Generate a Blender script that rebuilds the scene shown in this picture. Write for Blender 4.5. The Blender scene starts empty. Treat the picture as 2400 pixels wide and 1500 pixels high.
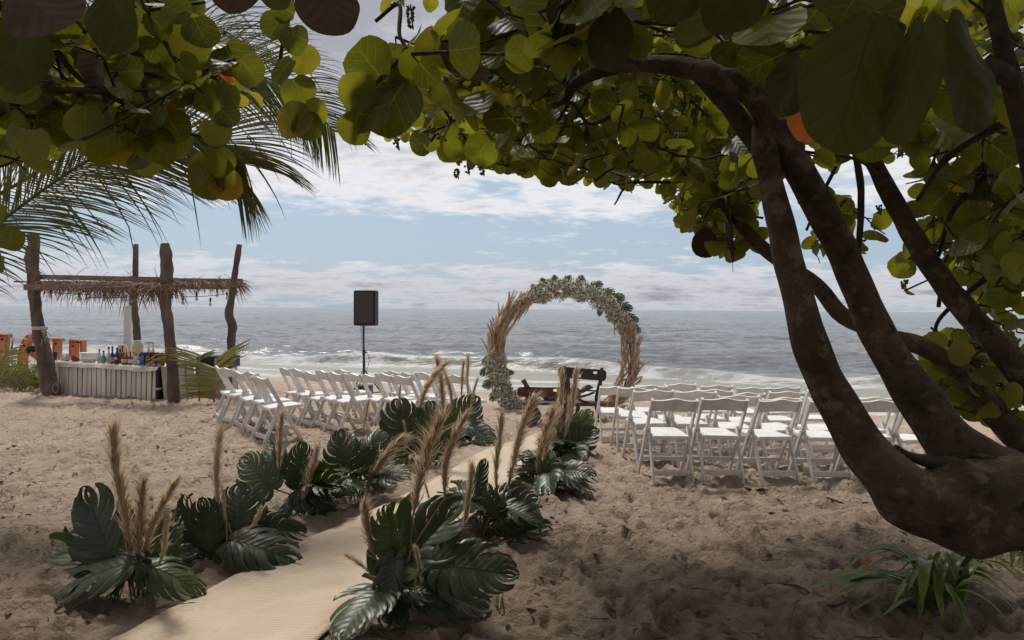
import bpy, bmesh, math, random
import numpy as np
from mathutils import Vector, Matrix, Quaternion, noise as mnoise

random.seed(7); np.random.seed(7)
SC = bpy.context.scene
COL = SC.collection
R = math.radians
V = Vector

# ------------------------------------------------------------------ camera, sky, sun, exposure
CAM_H = 1.6
F = 1600.0
PITCH = math.atan(25.5 / F)
ROLL = 0.0070
fw0 = V((0, math.cos(PITCH), -math.sin(PITCH)))
up0 = V((0, math.sin(PITCH), math.cos(PITCH)))
RIGHT = V((1, 0, 0)) * math.cos(ROLL) + up0 * math.sin(ROLL)
UP = up0 * math.cos(ROLL) - V((1, 0, 0)) * math.sin(ROLL)
FWD = fw0
EYE = V((0, 0, CAM_H))
cam = bpy.data.cameras.new('camera')
cam.lens = 24.0; cam.sensor_width = 36.0; cam.clip_start = 0.05; cam.clip_end = 60000
camo = bpy.data.objects.new('camera', cam); COL.objects.link(camo)
camo.matrix_world = Matrix(((RIGHT.x, UP.x, -FWD.x, 0), (RIGHT.y, UP.y, -FWD.y, 0), (RIGHT.z, UP.z, -FWD.z, CAM_H), (0, 0, 0, 1)))
SC.camera = camo

SUN_EL, SUN_AZ = 59.0, -28.0          # azimuth measured from +Y towards +X
SUN_STRENGTH, SUN_ANGLE = 2.7, 9.0
SKY_STRENGTH, CLOUD_STRENGTH, EXPOSURE = 0.068, 0.68, 0.46
SC.view_settings.view_transform = 'Standard'
SC.view_settings.look = 'None'
SC.view_settings.exposure = EXPOSURE
SC.view_settings.gamma = 1.0
SC.view_settings.use_curve_mapping = False

sd = bpy.data.lights.new('sun', 'SUN'); sd.energy = SUN_STRENGTH; sd.angle = R(SUN_ANGLE); sd.color = (1.0, 0.96, 0.90)
so = bpy.data.objects.new('sun', sd); COL.objects.link(so)
sdir = V((math.sin(R(SUN_AZ)) * math.cos(R(SUN_EL)), math.cos(R(SUN_AZ)) * math.cos(R(SUN_EL)), math.sin(R(SUN_EL))))
so.rotation_euler = sdir.to_track_quat('Z', 'Y').to_euler(); so.location = sdir * 30

class NT:
    """tiny node-tree writer"""
    def __init__(s, tree): s.t = tree; tree.nodes.clear()
    def n(s, typ, **kw):
        nd = s.t.nodes.new(typ)
        ins = kw.pop('ins', {})
        for k, v in kw.items(): setattr(nd, k, v)
        for k, v in ins.items(): s.set(nd, k, v)
        return nd
    def set(s, nd, k, v):
        sock = nd.inputs[k]
        if isinstance(v, bpy.types.NodeSocket): s.t.links.new(v, sock)
        else: sock.default_value = v
    def math(s, op, a, b=None, c=None, clamp=False):
        nd = s.n('ShaderNodeMath', operation=op, use_clamp=clamp)
        for i, x in enumerate((a, b, c)):
            if x is not None: s.set(nd, i, x)
        return nd.outputs[0]
    def mix(s, f, a, b, blend='MIX'):
        nd = s.n('ShaderNodeMix', data_type='RGBA', blend_type=blend)
        s.set(nd, 0, f); s.set(nd, 6, a); s.set(nd, 7, b)
        return nd.outputs[2]
    def ramp(s, f, stops, interp='LINEAR'):
        nd = s.n('ShaderNodeValToRGB'); nd.color_ramp.interpolation = interp
        el = nd.color_ramp.elements
        while len(el) < len(stops): el.new(0.5)
        for e, (p, c) in zip(el, stops):
            e.position = p
            e.color = (c, c, c, 1) if isinstance(c, (int, float)) else (*c, 1)
        s.set(nd, 0, f); return nd.outputs[0]
    def noise(s, vec, scale, detail=4, rough=0.5, dist=0.0, out=0):
        nd = s.n('ShaderNodeTexNoise', ins={'Scale': scale, 'Detail': detail, 'Roughness': rough, 'Distortion': dist})
        if vec is not None: s.set(nd, 'Vector', vec)
        return nd.outputs[out]
    def mapping(s, vec, scale=(1, 1, 1), loc=(0, 0, 0), rot=(0, 0, 0)):
        return s.n('ShaderNodeMapping', ins={'Vector': vec, 'Scale': scale, 'Location': loc, 'Rotation': rot}).outputs[0]
    def coord(s, which='Object'): return s.n('ShaderNodeTexCoord').outputs[which]
    def bump(s, h, strength=0.3, dist=0.01, normal=None):
        nd = s.n('ShaderNodeBump', ins={'Height': h, 'Strength': strength, 'Distance': dist})
        if normal is not None: s.set(nd, 'Normal', normal)
        return nd.outputs[0]
    def out(s, shader): s.t.links.new(shader, s.n('ShaderNodeOutputMaterial').outputs[0] if False else s.n('ShaderNodeOutputMaterial').inputs[0])

world = bpy.data.worlds.new('World'); SC.world = world; world.use_nodes = True
w = NT(world.node_tree)
sky = w.n('ShaderNodeTexSky', sky_type='NISHITA', sun_disc=False, sun_elevation=R(SUN_EL), sun_rotation=R(SUN_AZ), air_density=1.0, dust_density=2.0, ozone_density=1.5)
dirv = w.coord('Generated')
sep = w.n('ShaderNodeSeparateXYZ', ins={0: dirv})
z = w.math('MAXIMUM', sep.outputs[2], 0.0)
den = w.math('ADD', z, 0.15)
px_ = w.math('DIVIDE', sep.outputs[0], den); py_ = w.math('DIVIDE', sep.outputs[1], den)
cv = w.n('ShaderNodeCombineXYZ', ins={0: px_, 1: py_, 2: 3.7}).outputs[0]
cvs = w.mapping(cv, scale=(0.8, 1.0, 1.0), rot=(0, 0, 0.25))
n_big = w.noise(cvs, 0.8, 3, 0.5)
n_puff = w.noise(cvs, 3.3, 9, 0.6, 0.3)
n_fine = w.noise(cvs, 13.0, 8, 0.6)
cover = w.ramp(z, [(0.0, 0.60), (0.035, 0.62), (0.06, 0.53), (0.085, 0.38), (0.115, 0.42), (0.145, 0.57), (0.21, 0.62), (0.27, 0.78), (0.45, 0.86), (1.0, 0.75)])
shape = w.math('ADD', w.math('MULTIPLY', n_big, 0.36), w.math('MULTIPLY', n_puff, 0.64))
shape = w.math('ADD', shape, w.math('MULTIPLY', w.math('SUBTRACT', n_fine, 0.5), 0.25))
dens = w.math('SUBTRACT', w.math('ADD', shape, cover), 1.0)
mask = w.math('MULTIPLY', w.n('ShaderNodeMapRange', interpolation_type='SMOOTHSTEP', ins={0: dens, 1: -0.05, 2: 0.13, 3: 0.0, 4: 1.0}).outputs[0], 1.0)
thick = w.n('ShaderNodeMapRange', interpolation_type='SMOOTHSTEP', ins={0: dens, 1: 0.06, 2: 0.36, 3: 0.0, 4: 1.0}).outputs[0]
ccol = w.mix(thick, (1.03, 1.01, 1.0, 1), (0.43, 0.43, 0.475, 1))
lowgrey = w.ramp(z, [(0.0, (0.64, 0.66, 0.71)), (0.045, (0.72, 0.73, 0.78)), (0.085, (0.95, 0.95, 0.97)), (1.0, (1, 1, 1))])
ccol = w.mix(1.0, ccol, lowgrey, 'MULTIPLY')
b1 = w.n('ShaderNodeBackground', ins={0: w.mix(0.65, sky.outputs[0], (4.9, 6.3, 7.9, 1)), 1: SKY_STRENGTH})
b2 = w.n('ShaderNodeBackground', ins={0: ccol, 1: CLOUD_STRENGTH})
mx = w.n('ShaderNodeMixShader', ins={0: w.math('MULTIPLY', mask, 0.92), 1: b1.outputs[0], 2: b2.outputs[0]})
w.t.links.new(mx.outputs[0], w.n('ShaderNodeOutputWorld').inputs[0])

# ------------------------------------------------------------------ geometry helpers
def ray(px, py): return FWD + RIGHT * ((px - 1200) / F) + UP * ((750 - py) / F)
def P(px, py, d): return EYE + ray(px, py) * d
def smooth(a, b, x):
    t = np.clip((x - a) / (b - a), 0, 1); return t * t * (3 - 2 * t)
SEA_Z = -0.45
def shore(x, y): return y + 0.4 * np.clip(x, -11, 9)
def zbase(x, y):
    s = shore(x, y)
    e = s - (7.6 + 2.2 * smooth(-3.5, -6.0, x))
    e = 0.5 * (e + np.sqrt(e * e + 0.35))
    return -0.54 * (1 - np.exp(-e / 5.0)) + 0.012 - 0.9 * smooth(15.5, 26, s)
def G(px, py, lift=0.0):
    r = ray(px, py); zt = 0.0
    for _ in range(12):
        t = (zt + lift - CAM_H) / r.z
        p = EYE + r * t
        zt = float(zbase(p.x, p.y))
    return p
def ground(x, y): return float(zbase(x, y))

def hash2(ix, iy, seed):
    n = (ix.astype(np.int64) * 374761393 + iy.astype(np.int64) * 668265263 + seed * 1442695041) & 0x7fffffff
    n = ((n ^ (n >> 13)) * 1274126177) & 0x7fffffff
    n = (n ^ (n >> 16)) & 0xffffff
    return n / float(0xffffff)
def vnoise(x, y, seed=0):
    ix = np.floor(x); iy = np.floor(y); fx = x - ix; fy = y - iy
    fx = fx * fx * fx * (fx * (fx * 6 - 15) + 10); fy = fy * fy * fy * (fy * (fy * 6 - 15) + 10)
    a = hash2(ix, iy, seed); b = hash2(ix + 1, iy, seed); c = hash2(ix, iy + 1, seed); d = hash2(ix + 1, iy + 1, seed)
    return (a + (b - a) * fx + (c - a) * fy + (a - b - c + d) * fx * fy) * 2 - 1
def fbm(x, y, oct=4, seed=0, gain=0.5):
    s = np.zeros_like(x); a = 1.0; t = 0
    for o in range(oct):
        s += a * vnoise(x * 2 ** o + 13.7 * o, y * 2 ** o + 7.1 * o, seed + o); t += a; a *= gain
    return s / t

def origin(o):
    p = V((0, 0, 0))
    while o: p = p + o.location; o = o.parent
    return p

class MB:
    def __init__(s): s.v = []; s.f = []; s.uv = {}; s.tint = None
    def add(s, vs, fs):
        o = len(s.v); s.v.extend(vs)
        s.f.extend(tuple(i + o for i in f) for f in fs); return o
    def box(s, c, sz, M=None):
        x, y, z = sz[0] / 2, sz[1] / 2, sz[2] / 2
        vs = [V((a * x, b * y, d * z)) for d in (-1, 1) for b in (-1, 1) for a in (-1, 1)]
        if M is not None: vs = [M @ v for v in vs]
        s.add([v + V(c) for v in vs], [(0, 2, 3, 1), (4, 5, 7, 6), (0, 1, 5, 4), (2, 6, 7, 3), (0, 4, 6, 2), (1, 3, 7, 5)])
    def beam(s, a, b, w_, t_, ref=(1, 0, 0), ch=0.0):
        a, b = V(a), V(b); d = (b - a).normalized(); x = V(ref); x = (x - d * x.dot(d)).normalized(); y = d.cross(x)
        vs = []
        if ch <= 0:
            prof = [(-1, -1), (1, -1), (1, 1), (-1, 1)]
            pr = [(p[0] * w_ / 2, p[1] * t_ / 2) for p in prof]
        else:
            hw, ht = w_ / 2, t_ / 2
            pr = [(-hw + ch, -ht), (hw - ch, -ht), (hw, -ht + ch), (hw, ht - ch), (hw - ch, ht), (-hw + ch, ht), (-hw, ht - ch), (-hw, -ht + ch)]
        n = len(pr)
        for e in (a, b): vs += [e + x * p + y * q for p, q in pr]
        fs = [(i, (i + 1) % n, n + (i + 1) % n, n + i) for i in range(n)] + [tuple(range(n - 1, -1, -1)), tuple(range(n, 2 * n))]
        s.add(vs, fs)
    def tube(s, pts, rads, n=8, jit=0.0, freq=6.0, seed=0, flat=1.0):
        pts = [V(p) for p in pts]
        if not hasattr(rads, '__len__'): rads = [rads] * len(pts)
        m = len(pts)
        t0 = (pts[1] - pts[0]).normalized()
        ref = V((0, 0, 1)) if abs(t0.z) < 0.9 else V((1, 0, 0))
        x = (ref - t0 * ref.dot(t0)).normalized(); vs = []
        for i, p in enumerate(pts):
            t = ((pts[min(i + 1, m - 1)] - pts[max(i - 1, 0)])).normalized()
            x = (x - t * x.dot(t)).normalized(); y = t.cross(x)
            for k in range(n):
                a = 2 * math.pi * k / n
                r = rads[i]
                q = x * math.cos(a) + y * (math.sin(a) * flat)
                if jit: r *= 1 + jit * mnoise.noise((p + q * r * 1.5) * freq + V((seed, 0, 0)))
                vs.append(p + q * r)
        fs = [(i * n + k, i * n + (k + 1) % n, (i + 1) * n + (k + 1) % n, (i + 1) * n + k) for i in range(m - 1) for k in range(n)]
        fs += [tuple(range(n - 1, -1, -1)), tuple((m - 1) * n + k for k in range(n))]
        s.add(vs, fs)
    def lathe(s, prof, n=12, o=(0, 0, 0)):
        o = V(o); m = len(prof)
        vs = [o + V((r * math.cos(2 * math.pi * k / n), r * math.sin(2 * math.pi * k / n), z_)) for r, z_ in prof for k in range(n)]
        fs = [(i * n + k, i * n + (k + 1) % n, (i + 1) * n + (k + 1) % n, (i + 1) * n + k) for i in range(m - 1) for k in range(n)]
        fs += [tuple(range(n - 1, -1, -1)), tuple((m - 1) * n + k for k in range(n))]
        s.add(vs, fs)
    def ribbon(s, pts, widths, side):
        vs = []; m = len(pts)
        for i, p in enumerate(pts):
            sd_ = side[i] if isinstance(side, list) else side
            vs += [p - sd_ * widths[i] / 2, p + sd_ * widths[i] / 2]
        s.add(vs, [(2 * i, 2 * i + 1, 2 * i + 3, 2 * i + 2) for i in range(m - 1)])
    def mesh(s, name, mat, off=V((0, 0, 0)), smooth_=True):
        me = bpy.data.meshes.new(name)
        me.from_pydata([tuple(V(v) - off) for v in s.v], [], s.f)
        me.materials.append(mat)
        if smooth_: me.shade_smooth()
        me.update(); return me
    def build(s, name, mat, parent=None, smooth_=True, loc=None):
        off = origin(parent) if parent else (V(loc) if loc is not None else V((0, 0, 0)))
        o = bpy.data.objects.new(name, s.mesh(name, mat, off, smooth_)); COL.objects.link(o)
        if parent: o.parent = parent
        elif loc is not None: o.location = loc
        return o

def tag(o, label=None, cat=None, group=None, kind=None):
    if label: o['label'] = label
    if cat: o['category'] = cat
    if group: o['group'] = group
    if kind: o['kind'] = kind
    return o
def empty(name, loc, label, cat, group=None):
    o = bpy.data.objects.new(name, None); COL.objects.link(o); o.location = loc; o.empty_display_size = 0.1
    return tag(o, label, cat, group)
def place(name, me, parent, M):
    o = bpy.data.objects.new(name, me); COL.objects.link(o); o.parent = parent
    off = origin(parent)
    o.matrix_basis = Matrix.Translation(-off) @ M
    return o
def copy_tree(o, parent=None):
    c = o.copy(); COL.objects.link(c)
    if parent: c.parent = parent
    for ch in list(o.children): copy_tree(ch, c)
    return c
def cr(pts, k=6):
    """Catmull-Rom resample of tuples"""
    pts = [np.array(p, float) for p in pts]; out = []
    q = [2 * pts[0] - pts[1]] + pts + [2 * pts[-1] - pts[-2]]
    for i in range(1, len(q) - 2):
        a, b, c, d = q[i - 1], q[i], q[i + 1], q[i + 2]
        for j in range(k):
            t = j / k
            out.append(0.5 * (2 * b + (c - a) * t + (2 * a - 5 * b + 4 * c - d) * t * t + (3 * b - a - 3 * c + d) * t ** 3))
    out.append(pts[-1]); return out
def pxtube(mb, pts, k=6, n=10, jit=0.12, freq=9, seed=0):
    """pts: (px, py, depth, width_px)"""
    s = cr(pts, k)
    mb.tube([P(p[0], p[1], p[2]) for p in s], [max(p[3], 1.0) / F * p[2] / 2 for p in s], n, jit, freq, seed)
def frame(base, tip, hint, wscale=1.0):
    y = (tip - base); L = y.length; y.normalize(); zz = V(hint); zz = (zz - y * zz.dot(y)).normalized(); x = y.cross(zz)
    M = Matrix((x * L * wscale, y * L, zz * L)).transposed().to_4x4(); M.translation = base; return M
def inpoly(x, y, poly):
    c = False; j = len(poly) - 1
    for i in range(len(poly)):
        xi, yi = poly[i]; xj, yj = poly[j]
        if (yi > y) != (yj > y) and x < (xj - xi) * (y - yi) / (yj - yi) + xi: c = not c
        j = i
    return c
def proj(p):
    d = p - EYE; z_ = d.dot(FWD)
    if z_ <= 0.01: return (-9999, -9999, z_)
    return (1200 + F * d.dot(RIGHT) / z_, 750 - F * d.dot(UP) / z_, z_)

# ------------------------------------------------------------------ materials
def mk(name, c1, c2=None, scale=6.0, rough=0.6, bump=0.0, bscale=40.0, stretch=(1, 1, 1), spec=0.3, lo=0.35, hi=0.65, coord='Object', metal=0.0, detail=5, rnd=0.0):
    m = bpy.data.materials.new(name); m.use_nodes = True; t = NT(m.node_tree)
    v = t.mapping(t.coord(coord), scale=stretch)
    col = (*c1, 1)
    if c2 is not None:
        f = t.ramp(t.noise(v, scale, detail, 0.6), [(lo, 0.0), (hi, 1.0)])
        col = t.mix(f, (*c1, 1), (*c2, 1))
    if rnd:
        oi = t.n('ShaderNodeObjectInfo').outputs['Random']
        col = t.n('ShaderNodeHueSaturation', ins={'Color': col, 'Value': t.math('ADD', t.math('MULTIPLY', oi, rnd), 1 - rnd / 2)}).outputs[0]
    b = t.n('ShaderNodeBsdfPrincipled', ins={'Base Color': col, 'Roughness': rough, 'Specular IOR Level': spec, 'Metallic': metal})
    if bump: t.set(b, 'Normal', t.bump(t.noise(v, bscale, 4, 0.6), bump, 0.02))
    t.out(b.outputs[0]); return m

def leafy(name, stops, trans=0.45, tcol=(1.25, 1.25, 0.55), rough=0.42, src='object', veins=True, vein_col=(0.17, 0.17, 0.055), spec=0.35, nside=4.5, wscale=2.0):
    """thin leaf: reflective top plus light passing through; veins follow the UVs"""
    m = bpy.data.materials.new(name); m.use_nodes = True; t = NT(m.node_tree)
    rnd = t.n('ShaderNodeObjectInfo').outputs['Random'] if src == 'object' else t.n('ShaderNodeAttribute', attribute_name='tint').outputs['Fac']
    uv = t.coord('UV')
    col = t.ramp(rnd, stops)
    blot = t.noise(t.n('ShaderNodeVectorMath', operation='ADD', ins={0: uv, 1: t.n('ShaderNodeCombineXYZ', ins={0: t.math('MULTIPLY', rnd, 37.0), 1: t.math('MULTIPLY', rnd, 91.0)}).outputs[0]}).outputs[0], 3.0, 5, 0.6)
    col = t.mix(t.ramp(blot, [(0.35, 0.0), (0.72, 0.5)]), col, t.mix(0.5, col, (0.12, 0.09, 0.02, 1)))
    if veins:
        spot = t.ramp(t.noise(t.n('ShaderNodeVectorMath', operation='ADD', ins={0: uv, 1: t.n('ShaderNodeCombineXYZ', ins={0: t.math('MULTIPLY', rnd, 57.0), 1: t.math('MULTIPLY', rnd, 23.0)}).outputs[0]}).outputs[0], 7.0, 4, 0.6), [(0.66, 0.0), (0.70, 0.8)])
        col = t.mix(spot, col, (0.07, 0.035, 0.018, 1))
    h = None
    if veins:
        s = t.n('ShaderNodeSeparateXYZ', ins={0: uv})
        u = t.math('ABSOLUTE', t.math('SUBTRACT', s.outputs[0], 0.5)); vv = s.outputs[1]
        mid = t.math('LESS_THAN', u, t.math('MULTIPLY', t.math('SUBTRACT', 1.15, vv), 0.016))
        ph = t.math('FRACT', t.math('MULTIPLY', t.math('SUBTRACT', vv, t.math('MULTIPLY', t.math('POWER', u, 0.85), 0.8)), nside))
        dist = t.math('ABSOLUTE', t.math('SUBTRACT', ph, 0.5))
        side = t.math('LESS_THAN', dist, 0.045)
        vm = t.math('MAXIMUM', mid, t.math('MULTIPLY', side, 0.55))
        col = t.mix(vm, col, (*vein_col, 1))
        h = t.math('ADD', t.math('MULTIPLY', dist, 0.6), mid)
    b = t.n('ShaderNodeBsdfPrincipled', ins={'Base Color': col, 'Roughness': rough, 'Specular IOR Level': spec})
    if h is not None: t.set(b, 'Normal', t.bump(h, 0.25, 0.02))
    tr = t.n('ShaderNodeBsdfTranslucent', ins={0: t.mix(1.0, col, (*tcol, 1), 'MULTIPLY')})
    mxs = t.n('ShaderNodeMixShader', ins={0: trans, 1: b.outputs[0], 2: tr.outputs[0]})
    t.out(mxs.outputs[0]); return m

M = {}
def bark(name):
    m = bpy.data.materials.new(name); m.use_nodes = True; t = NT(m.node_tree); v = t.coord('Object')
    n1 = t.noise(v, 5, 8, 0.65); n2 = t.noise(v, 13, 6, 0.62, 0.15); n3 = t.noise(v, 60, 5, 0.7)
    c = t.mix(t.ramp(n1, [(0.38, 0), (0.62, 1)]), (0.07, 0.045, 0.033, 1), (0.155, 0.105, 0.075, 1))
    c = t.mix(t.ramp(n2, [(0.54, 0), (0.62, 0.7)]), c, (0.26, 0.20, 0.15, 1))
    c = t.mix(t.ramp(n2, [(0.34, 0.85), (0.42, 0)]), c, (0.028, 0.018, 0.014, 1))
    c = t.mix(t.ramp(t.noise(v, 2.2, 4), [(0.55, 0), (0.7, 0.5)]), c, (0.11, 0.085, 0.03, 1))
    fl = t.n('ShaderNodeTexVoronoi', feature='DISTANCE_TO_EDGE', ins={'Vector': t.n('ShaderNodeVectorMath', operation='ADD', ins={0: v, 1: t.n('ShaderNodeVectorMath', operation='SCALE', ins={0: t.noise(v, 9, 4, out=1), 'Scale': 0.12}).outputs[0]}).outputs[0], 'Scale': 17.0}).outputs[0]
    crack = t.ramp(fl, [(0.0, 1.0), (0.05, 0.0)])
    c = t.mix(t.math('MULTIPLY', crack, t.ramp(n1, [(0.5, 0.0), (0.7, 0.22)])), c, (0.022, 0.014, 0.011, 1))
    c = t.mix(t.ramp(n3, [(0.60, 0.0), (0.72, 0.6)]), c, (0.035, 0.023, 0.018, 1))
    h = t.math('ADD', t.math('MULTIPLY', n2, 1.0), t.math('ADD', t.math('MULTIPLY', n1, 1.2), t.math('SUBTRACT', t.math('MULTIPLY', n3, 0.6), t.math('MULTIPLY', crack, 0.06))))
    b = t.n('ShaderNodeBsdfPrincipled', ins={'Base Color': c, 'Roughness': 0.88, 'Specular IOR Level': 0.2, 'Normal': t.bump(h, 1.0, 0.03)})
    t.out(b.outputs[0]); return m
M['bark'] = bark('sea grape bark')
M['twig'] = mk('twig bark', (0.03, 0.022, 0.018), (0.07, 0.05, 0.035), 30, 0.85)
def chair_paint(name):
    m = bpy.data.materials.new(name); m.use_nodes = True; t = NT(m.node_tree); v = t.coord('Object'); zz = t.n('ShaderNodeSeparateXYZ', ins={0: v}).outputs[2]
    oi = t.n('ShaderNodeObjectInfo').outputs['Random']; v2 = t.n('ShaderNodeVectorMath', operation='ADD', ins={0: v, 1: t.n('ShaderNodeCombineXYZ', ins={0: t.math('MULTIPLY', oi, 40.0)}).outputs[0]}).outputs[0]
    c = t.mix(t.ramp(t.noise(v2, 9, 6, 0.65), [(0.42, 0), (0.8, 1)]), (0.72, 0.705, 0.68, 1), (0.52, 0.48, 0.43, 1))
    scuff = t.ramp(t.noise(t.mapping(v2, scale=(1, 1, 0.3)), 45, 4, 0.7), [(0.63, 0), (0.70, 0.6)]); c = t.mix(scuff, c, (0.36, 0.31, 0.26, 1))
    dirt = t.math('MULTIPLY', t.n('ShaderNodeMapRange', ins={0: zz, 1: 0.16, 2: 0.0, 3: 0.0, 4: 1.0}).outputs[0], t.ramp(t.noise(v2, 30, 4, 0.7), [(0.35, 0.2), (0.6, 1)]))
    c = t.mix(dirt, c, (0.42, 0.32, 0.245, 1))
    b = t.n('ShaderNodeBsdfPrincipled', ins={'Base Color': c, 'Roughness': t.math('ADD', 0.42, t.math('MULTIPLY', scuff, 0.4)), 'Specular IOR Level': 0.35})
    t.out(b.outputs[0]); return m
M['white'] = chair_paint('white chair paint')
M['log'] = mk('weathered post wood', (0.095, 0.062, 0.05), (0.20, 0.14, 0.115), 10, 0.9, 0.8, 26, stretch=(1, 1, 0.22), lo=0.4, hi=0.7, detail=8)
M['plank'] = mk('grey board', (0.17, 0.12, 0.10), (0.26, 0.2, 0.17), 12, 0.85, 0.3, 30, stretch=(0.2, 1, 1))
M['slat'] = mk('whitewashed board', (0.72, 0.65, 0.57), (0.56, 0.49, 0.42), 5, 0.8, 0.25, 40, stretch=(1, 1, 0.25), rnd=0.18)
M['cloth'] = mk('bar cloth', (0.52, 0.46, 0.39), (0.44, 0.38, 0.32), 3, 0.9, 0.25, 9)
M['dark'] = mk('dark board', (0.018, 0.014, 0.016), (0.03, 0.025, 0.025), 12, 0.7)
M['black'] = mk('black plastic', (0.022, 0.02, 0.024), (0.035, 0.03, 0.035), 60, 0.5, 0.1, 200)
M['grille'] = mk('speaker grille', (0.045, 0.036, 0.042), (0.075, 0.06, 0.066), 300, 0.55, 0.4, 400)
M['metal'] = mk('dark metal', (0.03, 0.03, 0.033), None, rough=0.4, spec=0.5)
M['thatch'] = mk('dry palm thatch', (0.30, 0.20, 0.13), (0.17, 0.105, 0.07), 8, 0.9, 0, 1)
M['orange'] = mk('terracotta sheet metal', (0.64, 0.275, 0.15), (0.56, 0.225, 0.12), 3, 0.55, 0.05, 20)
M['bulbhole'] = mk('dark socket', (0.03, 0.015, 0.01), None, rough=0.6)
M['drift'] = mk('driftwood', (0.045, 0.034, 0.035), (0.11, 0.085, 0.08), 14, 0.8, 0.6, 40, lo=0.4, hi=0.7)
M['benchwood'] = mk('oiled bench plank', (0.16, 0.05, 0.022), (0.045, 0.018, 0.014), 5, 0.4, 0.2, 30, stretch=(0.3, 1, 2))
M['benchdark'] = mk('dark bench plank', (0.035, 0.022, 0.024), (0.065, 0.04, 0.038), 6, 0.5, 0.2, 30, stretch=(0.3, 1, 2))
M['skin'] = mk('skin', (0.50, 0.23, 0.14), (0.44, 0.19, 0.11), 8, 0.55)
M['hair'] = mk('dark hair', (0.012, 0.01, 0.01), (0.03, 0.022, 0.02), 90, 0.6)
M['shorts'] = mk('dark shorts', (0.03, 0.03, 0.04), None, rough=0.9)
M['rope'] = mk('rope', (0.42, 0.34, 0.26), (0.3, 0.24, 0.18), 60, 0.9)
M['berry'] = mk('green sea grapes', (0.085, 0.10, 0.03), (0.13, 0.13, 0.05), 14, 0.45)
M['flower'] = mk('tiny cream flowers', (0.80, 0.76, 0.62), (0.68, 0.64, 0.50), 25, 0.8)
M['filler'] = mk('grey green sprigs', (0.085, 0.10, 0.05), (0.14, 0.15, 0.08), 30, 0.8)
M['stalk'] = mk('green stalk', (0.05, 0.075, 0.025), (0.09, 0.11, 0.04), 10, 0.5)
M['straw'] = mk('straw stem', (0.33, 0.22, 0.12), (0.26, 0.16, 0.09), 10, 0.7)
M['debris'] = mk('beach litter', (0.06, 0.035, 0.025), (0.13, 0.085, 0.06), 20, 0.9)

GREEN = [(0.0, (0.06, 0.072, 0.017)), (0.35, (0.085, 0.102, 0.02)), (0.65, (0.115, 0.13, 0.026)), (0.9, (0.16, 0.165, 0.034)), (1.0, (0.20, 0.175, 0.04))]
M['leaf'] = leafy('sea grape leaf', GREEN, 0.54, (2.2, 2.05, 0.62))
M['leafs'] = leafy('sea grape leaves massed', GREEN, 0.54, (2.2, 2.05, 0.62), src='attr')
M['leaf_shade'] = leafy('shade-darkened leaf', [(0, (0.03, 0.034, 0.009)), (0.5, (0.045, 0.05, 0.012)), (1, (0.075, 0.078, 0.018))], 0.42, (1.3, 1.25, 0.4), vein_col=(0.05, 0.055, 0.015), rough=0.5)  # darker leaf copy for the big near leaves; their shade is put into the colour
M['leaf_y'] = leafy('yellowing leaf', [(0, (0.30, 0.22, 0.02)), (1, (0.42, 0.22, 0.02))], 0.5, (1.3, 1.1, 0.5), vein_col=(0.3, 0.06, 0.02))
M['leaf_o'] = leafy('orange leaf', [(0, (0.55, 0.15, 0.03)), (1, (0.62, 0.2, 0.06))], 0.5, (1.2, 1.0, 0.6), vein_col=(0.45, 0.06, 0.03))
M['leaf_b'] = leafy('brown dead leaf', [(0, (0.05, 0.03, 0.025)), (1, (0.09, 0.05, 0.035))], 0.15, (1, 0.9, 0.7), vein_col=(0.1, 0.06, 0.04))
M['monst'] = leafy('monstera leaf', [(0, (0.018, 0.029, 0.014)), (0.5, (0.028, 0.044, 0.02)), (0.85, (0.042, 0.066, 0.025)), (1, (0.075, 0.11, 0.028))], 0.16, (1.3, 1.5, 0.4), rough=0.4, vein_col=(0.05, 0.075, 0.03), spec=0.38, nside=9.0)
M['palm'] = leafy('coconut leaflet', [(0, (0.055, 0.07, 0.022)), (1, (0.08, 0.09, 0.03))], 0.3, (1.5, 1.4, 0.5), rough=0.4, veins=False)
M['palmcut'] = leafy('cut palm leaflet', [(0, (0.17, 0.17, 0.06)), (1, (0.28, 0.26, 0.11))], 0.25, (1.2, 1.2, 0.5), rough=0.45, veins=False)
M['strap'] = leafy('lily leaf', [(0, (0.08, 0.125, 0.03)), (1, (0.15, 0.20, 0.05))], 0.3, (1.4, 1.4, 0.4), rough=0.32, veins=False, spec=0.5)
M['plume'] = leafy('pampas plume', [(0, (0.48, 0.38, 0.29)), (0.5, (0.60, 0.49, 0.385)), (1, (0.72, 0.61, 0.49))], 0.5, (1.15, 1.05, 0.9), rough=0.9, veins=False, spec=0.05)
M['plumeo'] = leafy('golden pampas plume', [(0, (0.46, 0.325, 0.225)), (0.5, (0.64, 0.49, 0.355)), (1, (0.80, 0.66, 0.50))], 0.35, (1.1, 1.0, 0.85), rough=0.9, veins=False, spec=0.05)
def glass(name, col, rough=0.1, alpha=1.0):
    return mk(name, col, None, rough=rough, spec=0.6)
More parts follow.
